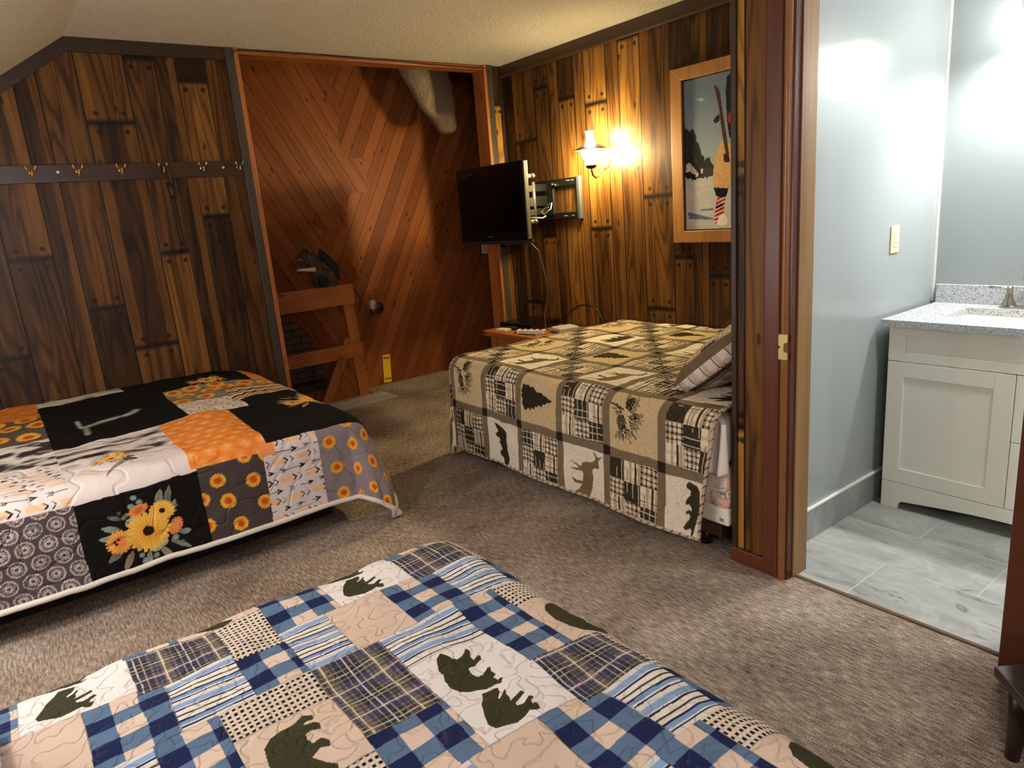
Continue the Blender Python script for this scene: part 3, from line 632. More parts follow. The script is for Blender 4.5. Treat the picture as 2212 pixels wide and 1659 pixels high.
# ------------------------------------------------------------------ television on its wall arm
t=thing('television','black flat television swung out from the wall above the pine table','television',(3.18,4.37,1.55))
XF=3.15; ya,yb,zl,zh=3.945,4.80,1.275,1.838
b=MB().box(XF,XF+.045,ya,yb,zl,zh); b.build('bezel',M['black_plastic'],t,.008,3)
MB().box(XF-.0012,XF+.002,ya+.035,yb-.035,zl+.075,zh-.035).build('screen',M['screen'],t)
MB().box(XF+.002,XF+.034,ya-.006,ya+.001,zl+.02,zh-.006).build('side_trim',M['silver'],t,.002)
MB().box(XF+.045,XF+.085,ya+.09,yb-.09,zl+.07,zh-.07).build('back_housing',M['black_plastic'],t,.015)
MB().box(XF-.004,XF+.06,ya+.004,yb-.004,zl-.012,zl+.012).build('lower_lip',plain('dark_grey_lip',(34,35,36),.35),t,.005)
b=MB()
for i in range(6): b.box(XF-.0018,XF-.0006,4.356+i*.0125,4.365+i*.0125,zl+.040,zl+.048)
b.build('logo',M['silver'],t)
b=MB()
for (p,q) in (((4.705,1.812),(4.690,1.780)),((4.665,1.772),(4.640,1.798)),((4.640,1.798),(4.630,1.784)),((4.612,1.800),(4.598,1.788)),((4.590,1.812),(4.565,1.780))):
    MB().tube([(XF-.0015,p[0],p[1]),(XF-.0015,(p[0]+q[0])/2+.004,(p[1]+q[1])/2),(XF-.0015,q[0],q[1])],.0016,6).build('scuff',M['silver'],t)
MB().tube([(XF+.03,4.32,zl-.006),(XF+.03,4.30,zl-.03),(XF+.03,4.24,zl-.03),(XF+.03,4.22,zl-.006)],.012,8).build('foot_stub',M['black_plastic'],t)
t=thing('television_mount','black folding television bracket bolted to the panelled wall','bracket',(3.77,4.25,1.56))
x=XT; b=MB()
b.box(x-.028,x-.004,4.035,4.60,1.655,1.712); b.box(x-.028,x-.004,4.035,4.60,1.405,1.455)
b.build('wall_rail',M['black_metal'],t,.003)
MB().box(x-.034,x-.002,4.028,4.060,1.398,1.718).build('end_cap',plain('grey_end_cap',(70,73,78),.5),t,.004)
MB().box(x-.034,x-.006,4.335,4.52,1.44,1.69).build('wall_plate',M['black_metal'],t,.004)
for ya_,yb_,za_ in ((4.09,4.12,1.690),(4.135,4.175,1.690),(4.10,4.13,1.425),(4.18,4.22,1.425)): MB().box(x-.0292,x-.0285,ya_,yb_,za_,za_+.005).build('slot',M['grey_plastic'],t)
for yb_,zb_,r_ in ((4.335,1.675,.010),(4.30,1.668,.012),(4.44,1.52,.008),(4.40,1.50,.008)): MB().ball((x-.036,yb_,zb_),r_,r_,r_*1.1,12,8).build('bolt',M['chrome'],t)
for (z,h) in ((1.655,.055),(1.555,.075),(1.475,.05)):
    MB().bar((x-.04,4.42,z),(3.52,4.30,z),.030,h).build('arm',M['black_metal'],t,.004)
    MB().bar((3.52,4.30,z-.004),(3.27,4.40,z-.004),.028,h*.9).build('arm',M['black_metal'],t,.004)
MB().tube([(3.52,4.30,1.43),(3.52,4.30,1.70)],.015,14).build('pivot_pin',M['silver'],t)
MB().box(3.235,3.262,4.28,4.52,1.42,1.70).build('head_plate',M['black_metal'],t,.004)
for z in (1.735,1.405):
    MB().tube([(3.25,4.24,z),(3.40,4.16,z+.004)],.016,12).build('tilt_arm',plain('olive_bracket',(96,92,72),.4,.4),t)
    MB().ball((3.405,4.158,z+.004),.020,.020,.020,12,8).build('knob',M['silver'],t)
tag(MB().tube([(3.26,4.06,1.44),(3.36,4.02,1.43),(3.46,4.10,1.44),(3.50,4.20,1.47),(3.52,4.14,1.52),(3.50,4.07,1.53),(3.47,4.05,1.49),(3.45,4.10,1.455),(3.46,4.155,1.47)],.0055,8).build('cable',plain('grey_cable',(150,148,138),.35)),'grey cable coiled behind the television near its bracket','cable')
tag(MB().tube([(3.26,4.10,1.29),(3.30,4.02,1.20),(3.36,4.03,1.0),(3.40,4.06,.85),(3.38,4.10,.72),(3.40,4.12,.60),(3.46,4.13,.557),(3.50,4.12,.557)],.0042,8).build('cable',M['tan_cord']),'thin tan cable dropping from the television to the pine table','cable')

# ------------------------------------------------------------------ lit sconce
def lit_sconce(label,loc,glow,chim):
    x,y=3.63,3.762
    t=thing('wall_sconce',label,'wall lamp',loc)
    br=plain('copper_bronze',(150,96,66),.35,.6)
    MB().lathe([(0,.020),(.03,.020),(.055,.014),(.066,.006),(.070,0)],(XT,3.782,1.803),(-1,0,0),30,True,1.05).build('backplate',br,t)
    sc=[]
    for i in range(20):
        q=i/19*3.3*PI; r=.034*(1-i/26); sc.append((XT-.022,3.786+r*math.cos(q+.6),1.803+r*math.sin(q+.6)))
    MB().tube(sc,.0045,8).build('scroll',br,t)
    MB().tube([(XT-.018,3.775,1.742),(XT-.045,3.772,1.722),(XT-.07,3.770,1.694),(XT-.105,3.766,1.682),(XT-.138,3.763,1.700),(x,y,1.735),(x,y,1.752)],.0068,10).build('arm',br,t)
    MB().lathe([(0,0),(.022,.0),(.036,.010),(.042,.022),(.040,.026),(0,.026)],(x,y,1.745),(0,0,1),26).build('cup',plain('dark_cup',(58,40,34),.4,.4),t)
    MB().lathe([(.040,0),(.041,.018),(.054,.046),(.068,.074),(.071,.094),(.060,.118),(.040,.130)],(x,y,1.770),(0,0,1),28).build('globe',glow,t)
    b=MB().lathe([(.124,0),(.112,.008),(.070,.032),(.036,.046),(.032,.048),(.034,.045),(.070,.028),(.112,.004),(.124,0)],(x,y,1.872),(0,0,1),36); b.build('shade',plain('dark_shade',(60,46,40),.4,.5),t)
    b=MB()
    for i in range(16):
        q=2*PI*i/16; b.tube([(x+.041*math.cos(q),y+.041*math.sin(q),1.770),(x+.0475*math.cos(q+.1),y+.0475*math.sin(q+.1),1.790)],.0022,5)
    b.build('gallery',br,t)
    MB().lathe([(.030,0),(.035,.008),(.033,.024),(.026,.050),(.027,.075),(.031,.095),(.0,.0951)],(x,y,1.905),(0,0,1),26).build('chimney',chim,t)
lit_sconce('lit bronze oil-lamp style wall lamp glowing beside the television bracket',(XT,3.78,1.80),M['sconce_glow'],emit('chimney_glow',(1.0,.86,.48),210.))
MB.X=Matrix.Translation((.10,YR,1.80))@Matrix.Rotation(-PI/2,4,'Z')@Matrix.Translation((-XT,-3.78,-1.80))
lit_sconce('lit bronze oil-lamp style wall lamp on the rear bedroom wall',(.10,YR,1.80),emit('rear_sconce_glow',(1.0,.92,.88),330.),emit('rear_chimney_glow',(1.0,.92,.88),130.))
MB.X=None

# ------------------------------------------------------------------ pine table with boxes in the corner
t=thing('side_table','low pine table in the corner under the television','table',(3.5,4.4,0))
b=MB().box(3.235,XT-.012,3.86,4.75,.508,.552); b.build('table_top',M['pine_y'],t,.010,3)
for (xx,yy) in ((3.30,4.66),(3.68,4.66),(3.30,3.94),(3.68,3.94)): MB().box(xx-.03,xx+.03,yy-.03,yy+.03,0,.508).build('leg',M['pine_z'],t,.004)
MB().box(3.29,3.31,3.97,4.63,.40,.508).build('apron',M['pine_y'],t,.003)
MB().box(3.28,3.70,3.95,4.65,.12,.14).build('lower_shelf',M['pine_y'],t,.003)
t=thing('set_top_box','flat black set-top box at the back of the pine table','media box',(3.52,4.56,.552))
Mx=Matrix.Translation((3.55,4.50,.552))@Matrix.Rotation(math.radians(6),4,'Z')
MB().box(-.17,.17,-.19,.19,.006,.056,Mx).build('case',M['black_plastic'],t,.006)
MB().box(-.172,-.168,-.17,.17,.018,.044,Mx).build('front_panel',plain('smoked_panel',(6,6,8),.1),t)
for a in (-.14,.14):
    for c in (-.16,.16): MB().lathe([(.012,0),(.012,.007),(0,.007)],Mx@Vector((a,c,0)),(0,0,1),12).build('foot',M['black_plastic'],t)
t=thing('router','pale grey router box on the right of the pine table','router',(3.55,4.02,.552))
Mx=Matrix.Translation((3.52,4.03,.552))@Matrix.Rotation(math.radians(-14),4,'Z')
MB().box(-.085,.085,-.075,.075,.004,.048,Mx).build('case',M['grey_plastic'],t,.010,3)
MB().box(-.0865,-.083,-.06,.06,.010,.022,Mx).build('front_strip',plain('dark_grey_strip',(84,80,78),.5),t)
t=thing('power_strip','cream power strip with dark sockets at the front of the pine table','power strip',(3.36,4.22,.552))
Mx=Matrix.Translation((3.345,4.235,.552))@Matrix.Rotation(math.radians(24),4,'Z')
MB().box(-.028,.028,-.12,.12,.0,.034,Mx).build('case',M['cream_plastic'],t,.006)
for i in range(4): MB().box(-.016,.016,-.095+i*.052,-.065+i*.052,.0335,.0350,Mx).build('socket',M['black_plastic'],t)
tag(MB().box(-.04,.04,-.055,.055,0,.014,Matrix.Translation((3.33,4.58,.552))@Matrix.Rotation(math.radians(12),4,'Z')).build('notepad',M['cream_plastic'],None,.002),'small cream pad lying at the front edge of the set-top box','notepad')
tag(MB().tube([(3.72,4.30,.58),(3.735,4.26,.62),(3.74,4.18,.69),(3.745,4.08,.73),(3.75,3.98,.735),(3.75,3.90,.70),(3.745,3.84,.63),(3.73,3.80,.57),(3.72,3.84,.557)],.006,8).build('cable',M['cord']),'stiff black cable arching along the wall behind the quilted bed','cable')
tag(MB().tube([(3.31,4.40,.556),(3.29,4.36,.557),(3.31,4.33,.556),(3.27,4.30,.557),(3.29,4.26,.556),(3.28,4.22,.556),(3.31,4.16,.557),(3.29,4.12,.556)],.0035,6).build('cable',M['cord']),'tangle of thin black lead lying along the front of the pine table','cable')

# ------------------------------------------------------------------ bathroom fittings
t=thing('outlet','ivory wall outlet on the pale bathroom wall above the vanity','outlet',(3.306,1.5,1.237))
MB().box(3.268,3.344,1.493,1.50,1.176,1.298).build('cover_plate',M['ivory'],t,.003)
MB().box(3.289,3.323,1.490,1.494,1.203,1.271).build('receptacle',plain('ivory_receptacle',(234,224,184),.35),t,.002)
for z in (1.222,1.252):
    for dx in (-.006,.006): MB().box(3.306+dx-.001,3.306+dx+.001,1.4893,1.4903,z-.004,z+.004).build('slot',M['ink'],t)
def shaker(b,x,y0,y1,z0,z1,iy0,iy1,iz0,iz1,th=.02,rec=.007):
    b.box(x,x+th,y0,iy0,z0,z1).box(x,x+th,iy1,y1,z0,z1).box(x,x+th,iy0,iy1,z0,iz0).box(x,x+th,iy0,iy1,iz1,z1).box(x+rec,x+th,iy0,iy1,iz0,iz1)
t=thing('vanity_cabinet','white bathroom vanity cabinet with shaker doors and arched base','cabinet',(3.45,.90,0))
b=MB().box(3.212,XB-.005,.36,1.446,.10,.70); b.box(3.212,3.23,.36,1.446,.70,.864); b.box(3.20,XB-.005,1.43,1.448,.0,.865); b.box(3.20,XB-.005,.36,.38,0,.865)
b.build('carcass',M['white_paint'],t,.002)
b=MB(); shaker(b,3.19,.362,1.446,.708,.864,.44,1.374,.750,.828); b.build('false_front',M['white_paint'],t,.0015)
b=MB(); shaker(b,3.19,.949,1.446,.130,.704,1.023,1.374,.200,.636); b.build('door',M['white_paint'],t,.0015)
b=MB(); b.box(3.19,3.21,.362,.946,.424,.704); b.build('drawer',M['white_paint'],t,.0015)
b=MB(); b.box(3.19,3.21,.362,.946,.130,.421); b.build('drawer',M['white_paint'],t,.0015)
pts=[(1.446,0),(1.446,.127),(.362,.127),(.362,0),(.436,0),(.440,.026),(.455,.038)]+[(.455+(1.353-.455)*i/16,.038+.030*math.sin(PI*i/16)) for i in range(1,16)]+[(1.353,.038),(1.368,.026),(1.372,0)]
MB().prism(pts,'x',3.19,3.21).build('arched_base',M['white_paint'],t,.001)
t=thing('vanity_countertop','speckled grey quartz countertop with backsplash and white sink basin','countertop',(3.45,.90,.865))
b=MB(); z0,z1=.866,.896
sx0,sx1,sy0,sy1=3.345,3.60,.62,1.285
b.box(3.165,sx0,.335,1.474,z0,z1).box(sx1,XB-.002,.335,1.474,z0,z1).box(sx0,sx1,.335,sy0,z0,z1).box(sx0,sx1,sy1,1.474,z0,z1)
b.build('slab',M['quartz'],t)
MB().box(XB-.022,XB-.001,.335,1.474,z1,.985).build('backsplash',M['quartz'],t,.002)
b=MB(); d=.13
vs=[(sx0,sy0,z0),(sx1,sy0,z0),(sx1,sy1,z0),(sx0,sy1,z0),(sx0+.04,sy0+.05,z0-d),(sx1-.04,sy0+.05,z0-d),(sx1-.04,sy1-.05,z0-d),(sx0+.04,sy1-.05,z0-d)]
vs+=[(x_*1.0+(-.012 if x_<3.47 else .012),y_+(-.012 if y_<.95 else .012),z_-(.0 if z_>.8 else .012)) for x_,y_,z_ in vs]
fs=[(0,4,5,1),(1,5,6,2),(2,6,7,3),(3,7,4,0),(4,7,6,5)]
fs+=[tuple(i+8 for i in f[::-1]) for f in fs]+[(0,1,9,8),(1,2,10,9),(2,3,11,10),(3,0,8,11)]
b.add(vs,fs); b.build('basin',M['white_gloss'],t,.004)
t=thing('faucet','brushed nickel faucet behind the vanity sink','faucet',(3.66,1.06,.896))
b=MB().box(3.632,3.688,.93,1.175,.896,.905); b.build('base_plate',M['nickel'],t,.004)
for yy,s in ((1.145,1),(.96,-1)):
    MB().lathe([(.030,0),(.028,.006),(.017,.034),(.012,.060),(.014,.072),(.012,.086),(0,.088)],(3.66,yy,.905),(0,0,1),22).build('handle_post',M['nickel'],t)
    MB().tube([(3.66,yy-s*.012,.982),(3.655,yy+s*.080,.986)],[.0075,.0055],12).build('lever',M['nickel'],t)
MB().tube([(3.66,1.052,.905),(3.66,1.052,1.02),(3.645,1.052,1.06),(3.60,1.052,1.075),(3.55,1.052,1.06),(3.535,1.052,1.03)],[.014,.013,.012,.0115,.011,.011],14).build('spout',M['nickel'],t)
t.location.z+=.001
t=thing('vanity_light','bathroom wall light with two glowing frosted bell shades over the vanity','wall lamp',(XB,.92,2.12))
MB().box(XB-.03,XB,.88,1.20,2.135,2.185).build('back_bar',M['nickel'],t,.004)
for yy in (1.12,.96):
    MB().tube([(XB-.02,yy,2.16),(XB-.10,yy,2.165),(XB-.115,yy,2.14)],.010,10).build('arm',M['nickel'],t)
    MB().lathe([(.026,.0),(.040,-.012),(.052,-.04),(.064,-.09),(.078,-.125),(.075,-.125),(.061,-.09),(.049,-.04),(.036,-.014),(.0,-.004)],(XB-.115,yy,2.14),(0,0,1),28).build('bell_shade',M['bath_glow'],t)
    MB().ball((XB-.115,yy,2.062),.030,.030,.036,18,12).build('bulb',M['bath_bulb'],t)

# ------------------------------------------------------------------ dark low table at the lower right
t=thing('bathroom_fill_light','added unseen round fill light under the bathroom ceiling','ceiling lamp',(2.85,.35,2.46))  # unseen fixture added to brighten the vanity front and tiles
MB().lathe([(.15,0),(.15,-.02),(.14,-.025)],(2.85,.35,2.46),(0,0,1),28).build('canopy',M['nickel'],t)
MB().lathe([(.14,-.02),(.13,-.05),(.09,-.08),(0,-.095)],(2.85,.35,2.46),(0,0,1),28).build('dome',M['bath_fill'],t)
t=thing('low_table','dark brown wooden low table corner with one tapered leg by the doorway','table',(2.02,.42,0))
c0=Vector((1.885,.548)); e1=Vector((-.70,-.714)); e2=Vector((.80,-.60)); e1.normalize(); e2.normalize()
pl=[c0,c0+e1*.46,c0+e1*.46+e2*.46,c0+e2*.46]
MB().prism([tuple(p) for p in pl],'z',.222,.250).build('table_top',M['espresso'],t,.005)
ctr=sum(pl,Vector((0,0)))/4
for p in pl:
    q=p+(ctr-p)*.22; o=p+(ctr-p)*.20
    MB().loft([((q.x,q.y,.224),(.030,0,0),(0,.030,0)),((o.x,o.y,0),(.017,0,0),(0,.017,0))],18).build('leg',M['espresso'],t)

# ------------------------------------------------------------------ ceiling lamps out of the frame
def hanging_globe(x,y,z,label):
    zt=zc(x); t=thing('globe_lamp',label,'ceiling lamp',(x,y,zt))
    MB().lathe([(.07,0),(.07,-.02),(.02,-.03)],(x,y,zt),(0,0,1),28).build('canopy',M['nickel'],t)
    MB().tube([(x,y,zt+.02),(x,y,z+.08)],.010,10).build('stem',M['nickel'],t)
    MB().ball((x,y,z),.085,.085,.085,28,18).build('globe',M['room_glow'],t)
hanging_globe(-.1,-.7,1.95,'added unseen white globe lamp filling the rear of the bedroom with light')  # added out of view to even out the bedroom light
hanging_globe(-.42,2.0,1.80,'glowing white globe lamp hanging from the sloped ceiling by the low bed')
t=thing('nightstand','added unseen pine nightstand that carries the fill lamp','nightstand',(-.85,2.85,0))  # added only as a stand for the fill lamp
MB().box(-1.05,-.65,2.65,3.05,.52,.56).build('top',M['pine_x'],t,.006)
for xx in (-1.02,-.68):
    for yy in (2.68,3.02): MB().box(xx-.02,xx+.02,yy-.02,yy+.02,0,.52).build('leg',M['pine_z'],t,.003)
t=thing('fill_lamp','added unseen globe fill lamp on the pine nightstand','table lamp',(-.85,2.85,.56))  # added low and out of view to brighten the ceiling
MB().lathe([(0,0),(.08,0),(.07,.02),(.02,.05),(.02,.38),(.04,.42),(0,.43)],(-.85,2.85,.561),(0,0,1),24).build('base',M['bronze'],t)
MB().ball((-.85,2.85,1.08),.10,.10,.10,24,16).build('globe',M['room_glow'],t)
# ------------------------------------------------------------------ dense printed cloth
def hash2(ix,iy,seed):
    n=(ix.astype(np.int64)*374761393+iy.astype(np.int64)*668265263+seed*1442695)&0xffffffff
    n=((n^(n>>13))*1274126177)&0xffffffff
    return ((n^(n>>16))&0xffff)/65535.0
def vn(x,y,seed=0):
    ix=np.floor(x);iy=np.floor(y);fx=x-ix;fy=y-iy; fx=fx*fx*(3-2*fx);fy=fy*fy*(3-2*fy)
    a=hash2(ix,iy,seed);b=hash2(ix+1,iy,seed);c=hash2(ix,iy+1,seed);d=hash2(ix+1,iy+1,seed)
    return a+(b-a)*fx+(c-a)*fy+(a-b-c+d)*fx*fy
def fbm(x,y,seed=0,o=3):
    r=0;s=0;a=1.
    for k in range(o): r=r+a*vn(x*2**k,y*2**k,seed+k*17); s+=a; a*=.5
    return r/s
def inpoly(x,y,poly):
    poly=np.asarray(poly); r=np.zeros(x.shape,bool)
    m=(x>=poly[:,0].min())&(x<=poly[:,0].max())&(y>=poly[:,1].min())&(y<=poly[:,1].max())
    if not m.any(): return r
    xs=x[m];ys=y[m]; ins=np.zeros(xs.shape,bool); j=len(poly)-1
    for i in range(len(poly)):
        xi,yi=poly[i];xj,yj=poly[j]
        c=((yi>ys)!=(yj>ys))&(xs<(xj-xi)*(ys-yi)/((yj-yi) if yj!=yi else 1e-9)+xi)
        ins^=c; j=i
    r[m]=ins; return r
def smooth(a,b,x):
    t=np.clip((x-a)/(b-a),0,1); return t*t*(3-2*t)
def dense(name,P,C,mat,parent=None,thick=0):
    ny,nx=P.shape[:2]; o0=np.array(origin(parent))
    me=bpy.data.meshes.new(name); nv=nx*ny; nf=(nx-1)*(ny-1)
    me.vertices.add(nv); me.vertices.foreach_set('co',(P.reshape(-1,3)-o0).astype(np.float32).ravel())
    i=np.arange(nv).reshape(ny,nx); q=np.stack([i[:-1,:-1],i[:-1,1:],i[1:,1:],i[1:,:-1]],-1).reshape(-1)
    me.loops.add(nf*4); me.loops.foreach_set('vertex_index',q.astype(np.int32))
    me.polygons.add(nf); me.polygons.foreach_set('loop_start',np.arange(0,nf*4,4,dtype=np.int32))
    me.update(calc_edges=True); me.polygons.foreach_set('use_smooth',np.ones(nf,bool))
    a=me.color_attributes.new('Print','FLOAT_COLOR','POINT')
    c=np.ones((nv,4),np.float32); c[:,:3]=C.reshape(-1,3); a.data.foreach_set('color',c.ravel())
    o=link(name,me,mat,parent)
    if thick:
        m=o.modifiers.new('Solidify','SOLIDIFY'); m.thickness=thick; m.offset=-1
    return o
def drape(S,T,rect,zt,rr,flare=.05,corner=.10,zmin=.02,ripple=.012,seed=0,spill=.8):
    x0,x1,y0,y1=rect
    dx=np.where(S<x0,S-x0,np.where(S>x1,S-x1,0.)); dy=np.where(T<y0,T-y0,np.where(T>y1,T-y1,0.))
    d=np.hypot(dx,dy); dd=np.maximum(d,1e-9); ux,uy=dx/dd,dy/dd
    arc=rr*PI/2; a=np.minimum(d,arc)/rr; ex=np.maximum(0,d-arc)
    cc=2*np.abs(ux*uy)
    h=rr*np.sin(a)+flare*ex+corner*cc*smooth(0,.5,d)
    e=T*np.abs(ux)+S*np.abs(uy)
    h=h+ripple*np.sin(e*9.+3*vn(e*2.,d*1.,seed))*smooth(.05,.5,ex)
    h=h+.02*np.sin(np.arctan2(np.abs(uy),np.abs(ux)+1e-9)*7)*np.minimum(1,cc*2)*smooth(.05,.5,ex)
    z=zt-rr*(1-np.cos(a))-ex*math.sqrt(1-flare*flare)
    top=1-smooth(0,.25,d)
    z=z+(fbm(S*3.2,T*3.2,seed+3)-.5)*.030*(.35+.65*top)+(fbm(S*11,T*11,seed+5)-.5)*.012
    h=h+(fbm(S*8,T*8,seed+9)-.5)*.016*(1-top)
    under=np.maximum(0,zmin-z); h=h+under*spill; z=np.maximum(z,zmin+.15*0)
    X=np.clip(S,x0,x1)+ux*h; Y=np.clip(T,y0,y1)+uy*h
    return np.stack([X,Y,z],-1)
def fill(C,m,rgb): C[m]=L3(*rgb)
def axis(*segs):
    out=[]
    for a,b,st in segs: out.append(np.arange(a,b,st))
    out.append([segs[-1][1]]); return np.concatenate(out)

def plaid_navy(u,v):
    C=np.empty(u.shape+(3,)); U=(u%.105)/.105; V=(v%.105)/.105
    nav=np.array(L3(30,40,86)); ol=np.array(L3(62,66,50)); tan=np.array(L3(178,158,136)); wh=np.array(L3(222,212,196))
    wu=((U>.12)&(U<.62))[...,None]; wv=((V>.12)&(V<.62))[...,None]
    C[:]=tan*.50+nav*.38*.6
    C=np.where(wu&wv,ol*.45+nav*.42,C); C=np.where(wu&~wv,nav*.82+tan*.12,C); C=np.where(~wu&wv,ol*.7+tan*.2,C)
    tw=(np.floor((u+v)/.0022)%2)[...,None]; C=C*(1-.12*tw)
    for pos,col,w in ((.05,nav,.028),(.70,nav,.03),(.78,nav,.03),(.37,wh,.016),(.88,wh,.02),(.24,tan,.012),(.50,tan,.012)):
        C=np.where((np.abs(U-pos)<w)[...,None],C*.35+col*.65,C); C=np.where((np.abs(V-pos)<w)[...,None],C*.35+col*.65,C)
    return C
STR=[(.012,(214,210,208)),(.016,(134,162,204)),(.003,(222,216,212)),(.005,(30,36,78)),(.013,(224,218,214)),(.005,(70,64,48)),(.011,(224,218,214)),(.005,(30,36,78)),(.010,(120,150,196)),(.004,(222,216,212)),(.0045,(30,36,78))]
def stripes(v):
    tot=sum(w for w,_ in STR); q=v%tot; C=np.empty(v.shape+(3,)); a=0
    for w,c in STR:
        C[(q>=a)&(q<a+w+1e-9)]=L3(*c); a+=w
    return C
def check(u,v,u0,v0,cell=.05,ch=.0455):
    i=np.floor((u-u0)/cell).astype(int)&1; j=np.floor((v-v0)/ch).astype(int)&1
    C=np.empty(u.shape+(3,)); C[:]=L3(88,112,144); C[(i==1)&(j==0)]=L3(214,192,177); C[(i==0)&(j==1)]=L3(26,36,78); return C
def dots(u,v):
    C=np.empty(u.shape+(3,)); C[:]=L3(218,202,190); p=.0122
    a=(u/p)%1;b=(v/(p*1.25))%1
    C[(a>.5)]=np.array(L3(210,194,182))
    C[(a<.56)&(b<.5)]=L3(24,22,26); return C
PEACH=(208,186,172); WHITE=(226,220,222); BEARC=(56,54,38)
def blue_print(u,v):
    u=u+.004*(vn(u*14,v*14,4)-.5); v=v+.004*(vn(u*14,v*14,8)-.5)
    U=(u-.39)%.68+.39; V=(v-.70)%.655+.70
    C=np.empty(u.shape+(3,)); C[:]=L3(*PEACH)
    rects=[('s',.39,.505,.70,.905),('p',.505,.66,.70,.905),('c',.66,.812,.70,.905),('s',.812,.955,.68,.885),('c',.955,1.07,.70,.855),('d',.955,1.07,.855,1.04),
     ('c',.66,.765,.885,.905),('n',.763,.955,.885,1.045),('c',.39,.553,.905,1.073),('w',.553,.763,.905,1.208),('n',.39,.553,1.073,1.355),('s',.553,.757,1.208,1.355),
     ('c',.757,.877,1.045,1.355),('p',.877,1.07,1.04,1.25),('d',.877,1.07,1.25,1.355)]
    for k,a,b,c,d in rects:
        m=(U>=a)&(U<b)&(V>=c)&(V<d)
        if not m.any(): continue
        uu,vv=U[m],V[m]
        if k=='s': C[m]=stripes(d-vv)
        elif k=='c': C[m]=check(uu,vv,.66 if a==.66 else a,.6775 if c<.9 else c)
        elif k=='d': C[m]=dots(uu,vv)
        elif k=='n': C[m]=plaid_navy(uu,vv)
        elif k=='w': C[m]=L3(*WHITE)
        ed=np.minimum(np.minimum(uu-a,b-uu),np.minimum(vv-c,d-vv)); cm=C[m]; cm[ed<.0014]*=.62; C[m]=cm
    bear=np.zeros(U.shape,bool)
    for ox,oy in ((0,0),(.0022,0),(-.0022,0),(0,.0022),(0,-.0022)): bear|=inpoly(U+ox,V+oy,BA)|inpoly(U+ox,V+oy,BB)|inpoly(U+ox,V+oy,[(a+.68,b-.02) for a,b in BD])
    C[bear]=L3(*BEARC)
    C*= (1+.06*(vn(u*900,v*900,2)-.5))[...,None]
    return C

# --- plaid patches of the lodge quilt
def plaid_kind(k,a,b):
    """a,b in metres"""
    C=np.empty(a.shape+(3,)); dk=np.array(L3(50,43,33)); br=np.array(L3(86,64,46)); cr=np.array(L3(226,212,190)); tn=np.array(L3(176,158,130))
    if k==0:   # dark with pale grid
        C[:]=dk; p=.034
        C=np.where((((a%p)<.017)^((b%p)<.017))[...,None],C*1.5,C)
        C[((a%p)<.0022)|((b%p)<.0022)]=cr*.8
    elif k==1: # pale with tan bands and dark lines
        C[:]=cr; p=.05
        C=np.where(((a%p)<.014)[...,None],tn,C); C=np.where((((b%p)<.014))[...,None],C*.55+tn*.45,C)
        C=np.where((((a+.02)%.1)<.012)[...,None],dk*1.3,C)
        C[((a+.011)%p)<.0022]=dk; C[((b+.011)%p)<.0022]=dk
    else:      # brown gingham
        C[:]=cr; p=.027
        x=((a%p)<.0105);y=((b%p)<.0105)
        C=np.where((x|y)[...,None],br*.6+cr*.25,C); C=np.where((x&y)[...,None],dk*.7,C)
        C=np.where((((a+.014)%p)<.002)[...,None]|(((b+.014)%p)<.002)[...,None],tn,C)
    return C
GRID3=[[0,1,2],[2,0,1],[1,2,0]]
def needle_fan(a,b,cx,cy,r,a0,a1,n,seed):
    dx,dy=a-cx,b-cy; d=np.hypot(dx,dy); m=d<r
    out=np.zeros(a.shape,bool)
    if not m.any(): return out
    ang=np.arctan2(dy[m],dx[m]); mid=(a0+a1)/2; df=(ang-mid+PI)%(2*PI)-PI; k=(df+(a1-a0)/2)/(a1-a0)*n
    ok=(k>0)&(k<n); ln=r*(.62+.38*hash2(np.floor(k),np.zeros_like(k),seed)); f=np.abs((k%1)-.5)
    out[m]=ok&(d[m]<ln)&(f<.36*(1-d[m]/ln*.6)+.06); return out
def lodge_block(kind,a,b):
    """a along the bed towards the pillow, b towards the hem, both 0..1"""
    C=np.empty(a.shape+(3,))
    if kind=='plaid':
        i=np.clip(((a-.067)/.866*3).astype(int),0,2); j=np.clip(((b-.067)/.866*3).astype(int),0,2)
        for jj in range(3):
            for ii in range(3):
                m=(i==ii)&(j==jj)
                if m.any(): C[m]=plaid_kind(GRID3[jj][ii],a[m]*.335,b[m]*.335)
        return C
    tan=kind in('tree','pine'); C[:]=L3(196,174,138) if tan else L3(224,214,198)
    ink=L3(46,40,30)
    if kind=='tree': C[inpoly(a,b,[(.12+p*.95,.02+q) for p,q in TREE])]=ink
    elif kind=='bear': C[inpoly(a,b,[(p*.80-.005,q) for p,q in BEAR5])]=L3(58,50,36)
    elif kind=='bearb': C[inpoly(a,b,BEAR1)]=L3(50,44,32)
    elif kind=='deer': C[inpoly(a,b,DEER)]=L3(116,98,70)
    elif kind=='moose': C[inpoly(a,b,[(q*.95+.02,p) for q,p in DEER])]=L3(96,86,58)
    elif kind=='pine':
        m=needle_fan(a,b,.36,.30,.26,-1.9,.5,17,3)|needle_fan(a,b,.42,.42,.30,-.5,1.4,19,5)|needle_fan(a,b,.34,.56,.30,.5,2.4,19,7)|needle_fan(a,b,.30,.36,.18,1.2,3.9,13,9)
        m|=(np.hypot((a-.29)/.085,(b-.53)/.11)<1)&((np.sin(a*150)*np.sin(b*150))>-.55)
        m|=(np.hypot((a-.42)/.07,(b-.20)/.085)<1)&((np.sin(a*170)*np.sin(b*170))>-.5)
        m|=(np.abs(b-(.27+.25*(a-.06)))<.012)&(a>.06)&(a<.34)
        C[m]=ink
    return C
SEQ={0:'pine',2:'tree',4:'pine'}; SEQW={1:'bearb',3:'deer',5:'bear',-1:'deer'}
